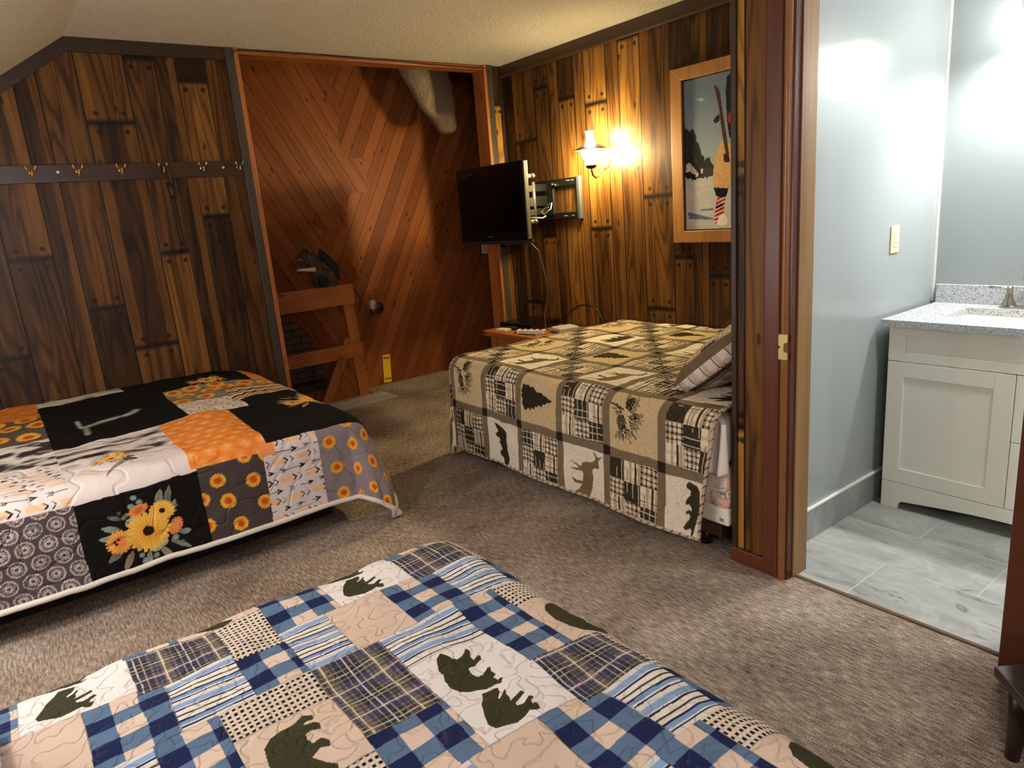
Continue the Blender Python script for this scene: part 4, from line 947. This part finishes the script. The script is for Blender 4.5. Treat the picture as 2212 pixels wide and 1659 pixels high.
def lodge_print(S,T):
    P=.335; c=(3.60-T)/P; r=(2.28-S)/P   # r grows towards the near hem
    c=c+.012*(vn(S*7,T*7,21)-.5); r=r+.012*(vn(S*7,T*7,22)-.5)
    ci=np.floor(c).astype(int); ri=np.floor(r).astype(int); a=c-ci; b=r-ri
    C=np.empty(S.shape+(3,)); C[:]=L3(118,104,84)
    for cc in range(ci.min(),ci.max()+1):
        for rr in range(ri.min(),ri.max()+1):
            m=(ci==cc)&(ri==rr)&(a>.067)&(a<.933)&(b>.067)&(b<.933)
            if not m.any(): continue
            if (cc+rr)%2: k='plaid'
            elif rr%2==0: k=SEQ.get(cc,'pine')      # tan row
            else:
                k=SEQW.get(cc,'bear')
                if rr<0: k={1:'moose',3:'deer',5:'bear',-1:'deer'}.get(cc,'bear')
                if rr==-3 and cc==1: k='bear'
            C[m]=lodge_block(k,a[m],b[m])
    corner=((a<.067)|(a>.933))&((b<.067)|(b>.933)); C[corner]=L3(40,34,28)
    C*=(1+.10*(vn(S*420,T*420,2)-.5))[...,None]
    return C

# --- sunflower quilt
def flower(C,u,v,cx,cy,r,pet,edge,cen,n=18,cr=.26,ph=0.,squash=1.0,rot=0.):
    m=(np.abs(u-cx)<r*1.05)&(np.abs(v-cy)<r*1.05)
    if not m.any(): return
    x=u[m]-cx;y=v[m]-cy; x,y=x*math.cos(rot)+y*math.sin(rot),(-x*math.sin(rot)+y*math.cos(rot))/squash
    d=np.hypot(x,y)/r; an=np.arctan2(y,x)+ph
    lim=.80+.20*np.abs(np.cos(an*n/2))**.8; t=np.clip(d/lim,0,1)[...,None]
    col=np.array(L3(*edge))*(1-smooth(cr,.75,t))+np.array(L3(*pet))*smooth(cr,.75,t)
    col=col*(1-.25*(np.abs(np.sin(an*n/2))[...,None]<.22)*(t>cr))
    c=C[m]; k=d<lim; c[k]=col[k]
    if cen is not None:
        e=d<cr; c[e]=np.array(L3(*cen))*(.7+.6*vn(x[e]/r*30,y[e]/r*30,3))[...,None]
    C[m]=c
def leaf(C,u,v,x0,y0,ang,ln,wd,rgb):
    ca,sa=math.cos(ang),math.sin(ang); x=(u-x0)*ca+(v-y0)*sa; y=-(u-x0)*sa+(v-y0)*ca
    t=x/ln; m=(t>0)&(t<1)&(np.abs(y)<wd*np.sin(PI*np.clip(t,0,1))**.8)
    if m.any(): C[m]=np.array(L3(*rgb))*(.65+.5*t[m]+(np.abs(y[m])<wd*.08)*-.3)[...,None]
def disc(C,u,v,x,y,r,rgb):
    d=np.hypot(u-x,v-y); m=d<r
    if m.any(): C[m]=np.array(L3(*rgb))*(1.15-.5*(d[m]/r)[...,None])
YEL=(244,190,82); ORG=(238,142,74); BRN=(40,24,18); TEAL=(140,158,148); CRM=(196,186,150)
def bouquet(C,u,v,ox,oy,k=1.0,fx=1,small=False):
    X=lambda x:ox+fx*(x-.345)*k; Y=lambda y:oy+(y-.16)*k
    for (x,y,an,ln,wd,c) in ((.24,.17,2.9,.075,.014,TEAL),(.25,.20,2.7,.075,.013,TEAL),(.25,.12,3.7,.085,.014,(120,116,100)),(.28,.10,4.1,.09,.014,(150,130,104)),(.34,.08,4.5,.07,.012,TEAL),(.38,.08,5.2,.09,.013,(150,146,126)),(.42,.09,5.6,.10,.010,(130,134,120)),(.44,.22,.9,.06,.012,(140,134,116)),(.40,.25,1.25,.085,.016,(140,140,126)),(.43,.24,1.2,.10,.014,(120,124,110)),(.26,.24,2.5,.06,.010,(110,112,100)),(.46,.11,.0,.05,.014,TEAL),(.37,.25,-.8,.05,.012,(110,120,110))):
        leaf(C,u,v,X(x),Y(y),an if fx>0 else PI-an,ln*k,wd*k,c)
    for (x,y,r,c) in ((.32,.324,.012,TEAL),(.337,.30,.012,TEAL),(.304,.287,.013,TEAL),(.306,.069,.011,TEAL),(.317,.041,.014,TEAL),(.36,.046,.012,(130,140,120)),(.357,.016,.011,TEAL),(.443,.093,.014,TEAL),(.467,.064,.008,(110,124,96)),(.256,.271,.008,(96,104,90)),(.27,.246,.010,(120,118,112)),(.473,.242,.007,(96,104,84)),(.462,.222,.008,(96,104,84)),(.285,.255,.010,(120,118,112))): disc(C,u,v,X(x),Y(y),r*k,c)
    for (x,y) in ((.304,.223),(.29,.215),(.315,.235),(.379,.088),(.395,.095),(.365,.08)):
        disc(C,u,v,X(x),Y(y),.020*k,CRM)
        for dx,dy in ((-.008,.004),(.006,-.006),(.004,.009)): disc(C,u,v,X(x+dx),Y(y+dy),.0032*k,BRN)
    flower(C,u,v,X(.328),Y(.263),.042*k,ORG,(206,110,58),None,16,.3,0,.62,.35)
    flower(C,u,v,X(.454),Y(.150),.045*k,ORG,(236,168,96),None,16,.3,0,.62,1.2)
    flower(C,u,v,X(.414),Y(.235),.052*k,YEL,(236,176,92),BRN,18,.24,.3,.9,.3)
    flower(C,u,v,X(.235),Y(.150),.052*k,(242,168,84),(232,128,60),None,18,.2,.2,1.0)
    for dx,dy in ((-.01,.0),(-.005,-.012),(.004,.004)): disc(C,u,v,X(.23+dx),Y(.155+dy),.006*k,BRN)
    flower(C,u,v,X(.348),Y(.159),.088*k,YEL,(240,166,60),BRN,20,.25)
    if small: pass
def sunflowers(C,u,v,m,x0,y0,pts,r=.033):
    uu,vv=u[m],v[m]; c=C[m]
    for (x,y) in pts: flower(c,uu,vv,x0+x,y0+y,r,(240,176,56),(232,128,40),(196,80,34),16,.40,x*40)
    C[m]=c
def rosettes(C,u,v,m,ln,bg,soft=False):
    uu,vv=u[m],v[m]; p=.078; row=np.floor(vv/(p*.86)); x=((uu/p+row*.5+.12*hash2(row,row,3))%1-.5)*p; y=((vv/(p*.86))%1-.5)*p*.86
    d=np.hypot(x,y)/(p*.40); an=np.arctan2(y,x)
    if soft: k=np.exp(-(d/.6)**2)*.75+ .25*(np.abs(d-.85)<.15)*(np.sin(an*18)>0)
    else:
        pet=(np.abs(np.sin(an*11))<.22+.25*(d>.85))&(d>.38)&(d<1.0); lim=.86+.14*np.abs(np.cos(an*11))
        k=np.where(pet,.55,0.)+np.where(np.abs(d-lim)<.07,.75,0)+np.where(np.abs(d-.30)<.07,.9,0)+np.where((d<.62)&(d>.36),.30,0)
        k=np.clip(k,0,1)
    C[m]=np.array(L3(*bg))*(1-k[...,None])+np.array(L3(*ln))*k[...,None]
def arrows(C,u,v,m,x0,y0,sc=1.0,u1=99):
    uu,vv=(u[m]-x0)/sc,(v[m]-y0)/sc; c=np.empty(uu.shape+(3,)); c[:]=L3(222,210,208)
    row=np.floor(vv/.047); y=vv-row*.047-.0235; par=(row.astype(int)&1)
    x=uu+.013*row
    # peach brushed bars with chevrons
    m0=par==0; q=(x%.118)
    c[m0&(np.abs(y)<.0125)&(q<.062)]=L3(238,190,150)
    for off,w in ((.068,.010),(.098,.006)):
        k=q-off+np.abs(y)*1.05; c[m0&(np.abs(y)<.0155)&(k>0)&(k<w)]=L3(34,28,26)
    m1=par==1; q=((x+.03)%.155)
    c[m1&(np.abs(y)<.0016)&(q>.02)&(q<.112)]=L3(40,34,30)
    c[m1&(q>.105)&(q<.138)&(np.abs(y)<(.138-q)*.42)&~((q<.116)&(np.abs(y)<(.116-q)*.5))]=L3(34,28,26)
    for off in (.012,.020,.028):
        k=q-off+np.abs(y)*1.0-.008; c[m1&(np.abs(y)<.011)&(np.abs(k)<.0022)]=L3(40,34,30)
    C[m]=c
def sun_print(u,w):
    C=np.empty(u.shape+(3,)); C[:]=L3(220,210,206)
    u0,w0=u,w
    u=u+.010*(vn(u0*6,w0*6,31)-.5); w=w+.010*(vn(u0*6,w0*6,33)-.5)
    B=lambda a,b,c,d:(u>=a)&(u<b)&(w>=c)&(w<d)
    grey=(94,84,82)
    rosettes(C,u,w,B(-9,.105,-1,.36),(206,192,192),(80,70,70))
    C[B(.105,.58,-1,.36)]=L3(19,16,16)
    m=B(.105,.58,-1,.36); uu,ww=u[m],w[m]; c=C[m]; bouquet(c,uu,ww,.345,.16); C[m]=c
    m=B(.58,.866,-1,.37); C[m]=L3(76,66,66); sunflowers(C,u,w,m,.58,0,[(.075,.295),(.225,.255),(.10,.185),(.26,.135),(.135,.065),(-.005,.22),(-.005,.10),(.205,.375),(.30,.36)],.036)
    arrows(C,u,w,B(.866,1.139,-1,.41),.866,.0)
    m=B(1.139,2.2,-1,.42); C[m]=L3(138,126,132)
    sunflowers(C,u,w,m,1.139,0,[(.055,.335),(.175,.30),(.075,.195),(.26,.36),(.19,.17),(.09,.06),(.30,.23),(.20,.03),(.29,.09),(.16,.42),(.40,.34),(.41,.18),(.40,.04),(.50,.26),(.52,.10),(.60,.36),(.62,.2),(.62,.03)],.034)
    arrows(C,u,w,B(-9,.105,.36,.80),-.4,.36)
    m=B(-9,.105,.80,1.25); n=fbm(u[m]*9,w[m]*16,41); C[m]=np.array(L3(224,216,210))*(smooth(.35,.55,n))[...,None]+np.array(L3(60,52,50))*(1-smooth(.35,.55,n))[...,None]
    m=B(-9,.105,1.25,1.68); C[m]=L3(96,84,74); sunflowers(C,u,w,m,-.3,1.25,[(.05,.1),(.2,.12),(.33,.1),(.1,.27),(.26,.29),(.38,.27),(-.1,.2),(-.2,.1),(.03,.38),(.2,.4),(.34,.4)],.055)
    rosettes(C,u,w,B(-9,.105,1.68,3),(240,160,84),(222,122,44),True)
    # skull print: white with grey fur, horn and small bouquet
    m=B(.105,.56,.36,1.04); uu,ww=u[m],w[m]; c=C[m]; c[:]=L3(224,212,210)
    n=fbm(uu*8,ww*26,44,4); k=smooth(.40,.70,n)*smooth(.62,.80,ww+.25*(uu-.1))*smooth(1.05,.93,ww)
    c[:]=c*(1-k[...,None])+np.array(L3(44,36,34))*k[...,None]
    for i in range(26):
        tt=i/25; disc(c,uu,ww,.335-.085*tt-.02*math.sin(tt*3),.565-.17*tt+.05*tt*tt,.013*(1-tt)+.002,(150,136,140))
    leaf(c,uu,ww,.33,.60,-.6,.07,.02,(46,40,40)); leaf(c,uu,ww,.33,.62,-.1,.06,.016,(56,50,48))
    bouquet(c,uu,ww,.295,.64,.52); C[m]=c
    rosettes(C,u,w,B(.56,.90,.37,1.03),(250,190,124),(230,130,48),True)
    m=B(.86,1.0,.35,.41)&(u<.93); C[m]=L3(236,150,84)
    m=B(.90,2.2,.41,1.22); C[m]=L3(18,15,15); uu,ww=u[m],w[m]; c=C[m]; bouquet(c,uu,ww,1.36,.92,1.2); C[m]=c
    m=B(.105,.72,1.04,1.92); C[m]=L3(17,14,14); uu,ww=u[m],w[m]; c=C[m]
    n=fbm(uu*40,ww*10,51)
    for (x0,y0,x1,y1,wd) in ((.27,1.33,.50,1.40,.022),(.27,1.20,.275,1.30,.020),(.255,1.34,.25,1.44,.016),(.47,1.38,.53,1.43,.03)):
        t=np.clip(((uu-x0)*(x1-x0)+(ww-y0)*(y1-y0))/((x1-x0)**2+(y1-y0)**2),0,1); d=np.hypot(uu-x0-t*(x1-x0),ww-y0-t*(y1-y0))
        k=np.clip(1-d/wd,0,1)*(.35+.9*n)*.62; c[:]=c*(1-k[...,None])+np.array(L3(226,220,212))*k[...,None]
    C[m]=c
    m=B(.105,.72,1.92,3); n=fbm(u[m]*8,w[m]*12,61); k=smooth(.52,.66,n)[...,None]; C[m]=np.array(L3(222,214,206))*(1-k)+np.array(L3(66,56,52))*k
    m=B(.72,1.02,1.03,1.36); arrows(C,u,w,m,.72,1.03,.6)
    m=B(.92,1.46,1.22,1.54)&(u>1.0-.0); uu,ww=u[m],w[m]; zz=np.abs(((uu*16)%1)-.5)*.05+ww; q=np.floor(zz/.027).astype(int)%4
    tab=np.array([L3(28,22,20),L3(214,206,202),L3(150,136,132),L3(236,150,62)]); C[m]=tab[q]
    m=B(.72,1.02,1.36,1.66)|B(1.0,1.36,1.54,1.72)|B(.72,1.02,1.62,1.72); C[m]=L3(132,122,120); sunflowers(C,u,w,m,.72,1.36,[(.05,.06),(.18,.08),(.1,.2),(.24,.22),(.05,.30),(.33,.24),(.46,.28),(.42,.2),(.57,.25),(.30,.33),(.16,.32)],.055)
    m=B(1.36,2.2,1.40,3)&(u>1.36); C[m]=L3(222,214,206)
    m=B(.55,1.25,1.72,3); C[m]=L3(18,15,15); uu,ww=u[m],w[m]; c=C[m]; bouquet(c,uu,ww,1.0,1.80,.7); C[m]=c
    m=B(1.25,1.50,1.74,3); C[m]=L3(230,140,70)
    C*=.84*(1+.05*(vn(u*500,w*500,2)-.5))[...,None]
    return C

M['quilt_blue']=mat_cloth('quilted_patchwork',23.,.006,.30)
M['quilt_lodge']=mat_cloth('lodge_patchwork',20.,.004,0.)
M['quilt_sun']=mat_cloth('sunflower_comforter',7.,.006,0.,.9)

# ---- bed by the television wall
t=thing('bed','double bed in the alcove under the brown lodge quilt','bed',(3.0,2.6,0))
MB().box(2.30,3.72,1.70,3.60,.06,.14).build('frame',plain('brown_bed_rail',(66,44,30),.5,0,.15,30.),t,.004)
for (x,y) in ((2.33,1.80),(2.33,3.45),(3.65,1.80),(3.65,3.45)): MB().lathe([(.0,0),(.028,0),(.030,.05),(.020,.062),(0,.062)],(x,y,0),(0,0,1),16).build('caster',M['black_plastic'],t)
g=G('floral_ticking'); P=g.pos(); n=g.noise(P,16,3,.6,1.2); n2=g.noise(P,34,2,.5,1.)
col=g.mix(g.mr(n,.48,.56),L4(226,212,204),L4(222,168,152)); col=g.mix(g.mr(n2,.60,.66),col,L4(124,122,120))
M['floral']=g.done(col,.85)
MB().box(2.27,3.74,1.64,3.63,.215,.40).build('box_spring',M['floral'],t,.02,3)
MB().box(2.268,3.742,1.638,3.632,.14,.218).build('box_spring_base',plain('white_ticking',(230,224,214),.8),t,.012)
text_mesh('lettering','in',.030,Matrix.Translation((2.2672,1.672,.168))@Matrix.Rotation(-PI/2,4,'Z')@Matrix.Rotation(PI/2,4,'X'),M['ink'],t,.0004,.0004)
MB().box(2.262,3.74,1.65,3.62,.40,.612).build('mattress',M['sheet'],t,.05,4)
S_=axis((-.02,0,1)) if False else None
ss=axis((2.28-.625,3.745,.0042)); tt=axis((1.655,3.61+.60,.0042))
S,T=np.meshgrid(ss,tt)
# rounded corners of the quilt at the near pillow end
P=drape(S,T,(2.28,3.80,1.5,3.61),.652,.085,.04,.0,.03,.010,5,.12)
pinch=smooth(1.80,1.655,T)*smooth(2.28,2.0,S); P[...,1]+=.07*pinch*smooth(0,.6,.66-P[...,2]); 
C=lodge_print(S,T)
hem=np.minimum(np.minimum(S-ss[0],T-tt[0]),tt[-1]-T); e=hem<.014; C[e]=np.where((np.sin((S+T)[e]*150)>.82)[...,None],L3(62,52,42),L3(192,174,146))
dense('quilt',P,C,M['quilt_lodge'],None,.010)
q=bpy.data.objects['quilt']; tag(q,'brown lodge patchwork quilt with bears, deer and plaid squares on the alcove bed','quilt')
# white sheet hanging at the pillow end
ss=axis((2.2,2.5,.02)); tt=axis((1.62,1.80,.006)); zz=axis((.385,.606,.012))
Z,T=np.meshgrid(zz,tt,indexing='ij'); X=2.236+.014*np.sin(T*70+Z*6)+.010*fbm(T*20,Z*8,4)-.01*smooth(.5,.2,Z)
P=np.stack([X,T,Z+.012*np.sin(T*25)*(Z<.43)],-1); dense('bed_sheet',P[:,::-1],np.ones(P.shape)*.8,M['sheet'],None,.004)
tag(bpy.data.objects['bed_sheet'],'white sheet hanging from the alcove bed beside the wooden partition','sheet')
# pillow
def pillow(name,M4,hx,hy,hz,cf,mat,n=90,flange=.0):
    u=np.linspace(-1,1,n); A,Bb=np.meshgrid(u,u); pr=np.clip((1-np.abs(A)**3.2)*(1-np.abs(Bb)**3.2),0,1)**.42
    wr=1+.10*(fbm(A*3+5,Bb*3,71)-.5)
    out=[]
    for s in (1,-1):
        x=A*hx*(1-.06*(Bb**2)); y=Bb*hy*(1-.06*(A**2)); z=s*hz*pr*wr
        p=np.stack([x,y,z],-1); p=p@np.array(M4.to_3x3()).T+np.array(M4.translation); c=cf(A*hx,Bb*hy,s)
        if s<0: p=p[:,::-1]; c=c[:,::-1]
        out.append((p,c))
    o=dense(name,out[0][0],out[0][1],mat,None); 
    return o,out[1]
def pil_col(a,b,s):
    if s>0:
        C=plaid_kind(1,a,b); i=(np.floor(a/.11)+2*np.floor(b/.11)).astype(int)%4
        for k,kk in ((1,2),(2,0),(3,2)): m=i==k; C[m]=plaid_kind(kk,a[m],b[m])
        m=np.hypot((a-.0)/.15,(b-.0)/.15)<1; C[m]=L3(196,174,138); k=needle_fan(a,b,-.06,.02,.10,-1.2,1.2,17,3)|needle_fan(a,b,.02,.02,.08,1,4.,15,5); C[k]=L3(46,40,30)
        e=(np.abs(a)>.352)|(np.abs(b)>.232); C[e]=L3(110,94,74)
        return C
    C=np.empty(a.shape+(3,)); C[:]=L3(226,214,200); tn=np.array(L3(172,152,124))
    C=np.where((((a%.085)<.03))[...,None],C*.5+tn*.5,C); C=np.where((((b%.085)<.03))[...,None],C*.5+tn*.5,C)
    C=np.where(((a%.17)<.022)[...,None],np.array(L3(84,68,54)),C)
    C[(((a+.05)%.085)<.004)|(((b+.05)%.085)<.004)]=L3(44,38,36); return C
Mp=Matrix.Translation((2.745,1.845,.812))@Matrix.Rotation(math.radians(-38),4,'X')@Matrix.Rotation(math.radians(-2),4,'Y')
o,bk=pillow('pillow',Mp,.37,.245,.105,pil_col,M['quilt_lodge'])
tag(o,'plaid pillow in a lodge print sham propped at the head of the alcove bed','pillow')
o2=dense('pillow_back',bk[0],bk[1],M['quilt_lodge'],o)
# ---- bed with the sunflower comforter
t=thing('bed','low dark based bed along the coat rail wall under the sunflower comforter','bed',(.4,4.0,0))
MB().box(-.95,1.24,3.40,4.85,0.0,.20).build('base',M['dark_cloth'],t,.01)
MB().box(-1.0,1.33,3.28,4.88,.20,.535).build('mattress',M['sheet'],t,.05,4)
ss=axis((-1.0,-.5,.03),(-.5,1.31+.50,.0038)); tt=axis((3.27-.475,4.865,.0036))
S,T=np.meshgrid(ss,tt); W=T-3.27+.49
P=drape(S,T,(-1.2,1.30,3.27,5.2),.575,.095,.04,.13,.018,.012,15,.5)
lift=smooth(3.4,4.85,T)*.05*(1-smooth(1.0,1.4,S)); P[...,2]+=lift
P[...,2]+=.020*np.exp(-((S-.78)/.12)**2)*smooth(3.2,3.5,T)*smooth(4.3,3.9,T)
C=sun_print(S,W)
dense('comforter',P,C,M['quilt_sun'],None,.014)
q=bpy.data.objects['comforter']; tag(q,'black, grey and orange sunflower comforter on the low bed by the coat rail','comforter')
# white binding along the hem
def edge_tube(name,P,idx,r,mat,parent,step=6):
    pts=[Vector(p) for p in P[idx][::step]]; return MB().tube(pts,r,8).build(name,mat,parent)
edge_tube('binding',P,(0,slice(None)),.013,M['hem'],q); edge_tube('binding',P,(slice(None),-1),.013,M['hem'],q)
# ---- foreground bed
t=thing('bed','large bed in the foreground under the blue patchwork quilt','bed',(0,.8,0))
MB().box(-1.0,.86,-.25,1.64,0,.22).build('base',M['dark_cloth'],t,.01)
MB().box(-1.05,.90,-.32,1.69,.22,.51).build('mattress',M['sheet'],t,.06,4)
ss=axis((-1.1,-.24,.03),(-.24,1.06,.0018),(1.06,1.40,.006)); tt=axis((-.42,.36,.03),(.36,1.82,.0018),(1.82,2.18,.006))
S,T=np.meshgrid(ss,tt)
P=drape(S,T,(-1.2,.900,-.5,1.682),.562,.130,.06,.06,.02,.012,25)
P[...,2]+=(np.sin(S*9.24*2)*np.sin(T*9.6*2))*.004
C=blue_print(S,T)
dense('quilt',P,C,M['quilt_blue'],None,.010)
q=[o for o in bpy.data.objects if o.name.startswith('quilt') and 'label' not in o][0]
tag(q,'blue, white and peach patchwork quilt with bears on the foreground bed','quilt')
def pil2(a,b,s):
    C=stripes((a*.6+b)*1.1); m=b>.12; C[m]=L3(222,192,172); C[b>.20]=L3(28,36,78); return C
Mq=Matrix.Translation((-.385,1.30,.622))@Matrix.Rotation(math.radians(-3),4,'Y')
o,bk=pillow('pillow',Mq,.24,.33,.055,pil2,M['quilt_blue']); tag(o,'striped pillow at the left end of the blue patchwork bed','pillow')
dense('pillow_back',bk[0],bk[1],M['quilt_blue'],o)
# ---- framed picture
t=thing('framed_picture','wooden framed winter picture of a skier partly hidden by the partition','picture',(XT,2.66,1.74))
y0,y1,z0,z1=3.134,2.19,1.203,2.282; fw=.088; x0,x1=XT-.030,XT-.002
def frame_bar(poly): return MB().prism(poly,'x',x0,x1).build('frame_bar',M['fr'],t,.003)
M['fr']=mat_wood('golden_oak_frame',[(128,80,34),(162,108,52),(182,128,68)],'z',.45,55)
iy0,iy1,iz0,iz1=y0-fw,y1+fw,z0+fw*.86,z1-fw*.86
frame_bar([(y0,z0),(y0,z1),(iy0,iz1),(iy0,iz0)]); frame_bar([(y1,z0),(iy1,iz0),(iy1,iz1),(y1,z1)])
frame_bar([(y0,z1),(y1,z1),(iy1,iz1),(iy0,iz1)]); frame_bar([(y0,z0),(iy0,iz0),(iy1,iz0),(y1,z0)])
yy=axis((iy1,iy0,.004)); zz=axis((iz0,iz1,.004)); Y,Z=np.meshgrid(yy,zz)
C=np.empty(Y.shape+(3,)); n=fbm(Y*9,Z*9,81)
k=smooth(1.6,2.2,Z)[...,None]; C[:]=np.array(L3(108,124,140))*k+np.array(L3(150,164,174))*(1-k); C*=(1+.12*(n-.5))[...,None]
sn=Z<1.622-.15*(Y-3.03)*0; C[sn]=(np.array(L3(196,194,190))*(.9+.25*(fbm(Y*30,Z*60,83)-.5))[...,None])[sn]
WY,WZ=Y+.03*(fbm(Y*45,Z*30,87)-.5),Z+.05*(fbm(Y*60,Z*25,88)-.5)
def pf(poly,rgb,v=.5,warp=False):
    m=inpoly(WY,WZ,poly) if warp else inpoly(Y,Z,poly); C[m]=np.array(L3(*rgb))*(1-v/2+v*vn(Y*90,Z*60,85)[m])[...,None]
pf([(y-.0,z) for y,z in PIC_TREES],(44,46,42),.9,True); pf(PIC_SNOWH,(190,184,176)); pf(PIC_SNOWR,(196,190,184)); pf(PIC_BUSH,(30,28,28),.5,True); pf(PIC_CLOUD,(168,178,186))
m=(Y<2.90)&(Y>2.82)&(Z>1.61)&(Z<1.64+.04*vn(Y*40,Z*0,9)); C[m]=L3(60,60,58)
pf(PIC_SH1,(92,112,138)); pf(PIC_SH2,(110,126,148)); pf(PIC_SKI2,(34,34,42),.4); pf(PIC_POLE,(44,28,28)); pf(PIC_JACKET,(204,160,108),.25)
jk=[(2*2.69-y,z) for y,z in PIC_JACKET]; pf(jk,(204,160,108),.25); pf(PIC_PANTS,(24,22,30)); pf([(2*2.69-y,z) for y,z in PIC_PANTS],(24,22,30)); pf(PIC_BOOT,(168,48,40),.3); pf([(2*2.68-y,z) for y,z in PIC_BOOT],(168,48,40),.3); pf(PIC_SOCK,(40,24,26)); pf(PIC_TOE,(226,220,210),.2); pf([(2*2.68-y,z) for y,z in PIC_TOE],(226,220,210),.2)
m=inpoly(Y,Z,PIC_BOOT)&((np.sin(Z*260+Y*90)>.72)); C[m]=L3(230,220,212)
pf(PIC_SKI1,(74,50,44),.5); pf(PIC_GLOVE,(52,36,34))
m=np.hypot((Y-2.63)/.06,(Z-1.87)/.085)<1; C[m]=L3(196,140,112); m=np.hypot((Y-2.63)/.085,(Z-1.935)/.06)<1; C[m]=L3(150,52,44)
g=G('print_paper'); M['print']=g.done(g.attr('Print').outputs['Color'],.22)
P=np.stack([np.full(Y.shape,XT-.012),Y,Z],-1); dense('print',P[:,::-1],C[:,::-1],M['print'],t)
b=MB(); e=.008
b.box(XT-.016,XT-.010,iy0-e,iy0,iz0,iz1).box(XT-.016,XT-.010,iy1,iy1+e,iz0,iz1).box(XT-.016,XT-.010,iy1,iy0,iz1-e,iz1).box(XT-.016,XT-.010,iy1,iy0,iz0,iz0+e)
b.build('inner_lip',plain('black_lip',(24,24,30),.5),t)

# ------------------------------------------------------------------ world and view
w=bpy.data.worlds.new('world'); scene.world=w; w.use_nodes=True
w.node_tree.nodes['Background'].inputs[0].default_value=(.9,.8,.7,1); w.node_tree.nodes['Background'].inputs[1].default_value=.02
scene.view_settings.view_transform='Standard'; scene.view_settings.look='None'; scene.view_settings.gamma=1; scene.view_settings.exposure=.98
scene.cycles.max_bounces=8; scene.cycles.diffuse_bounces=4; scene.cycles.sample_clamp_indirect=6; scene.cycles.use_denoising=True
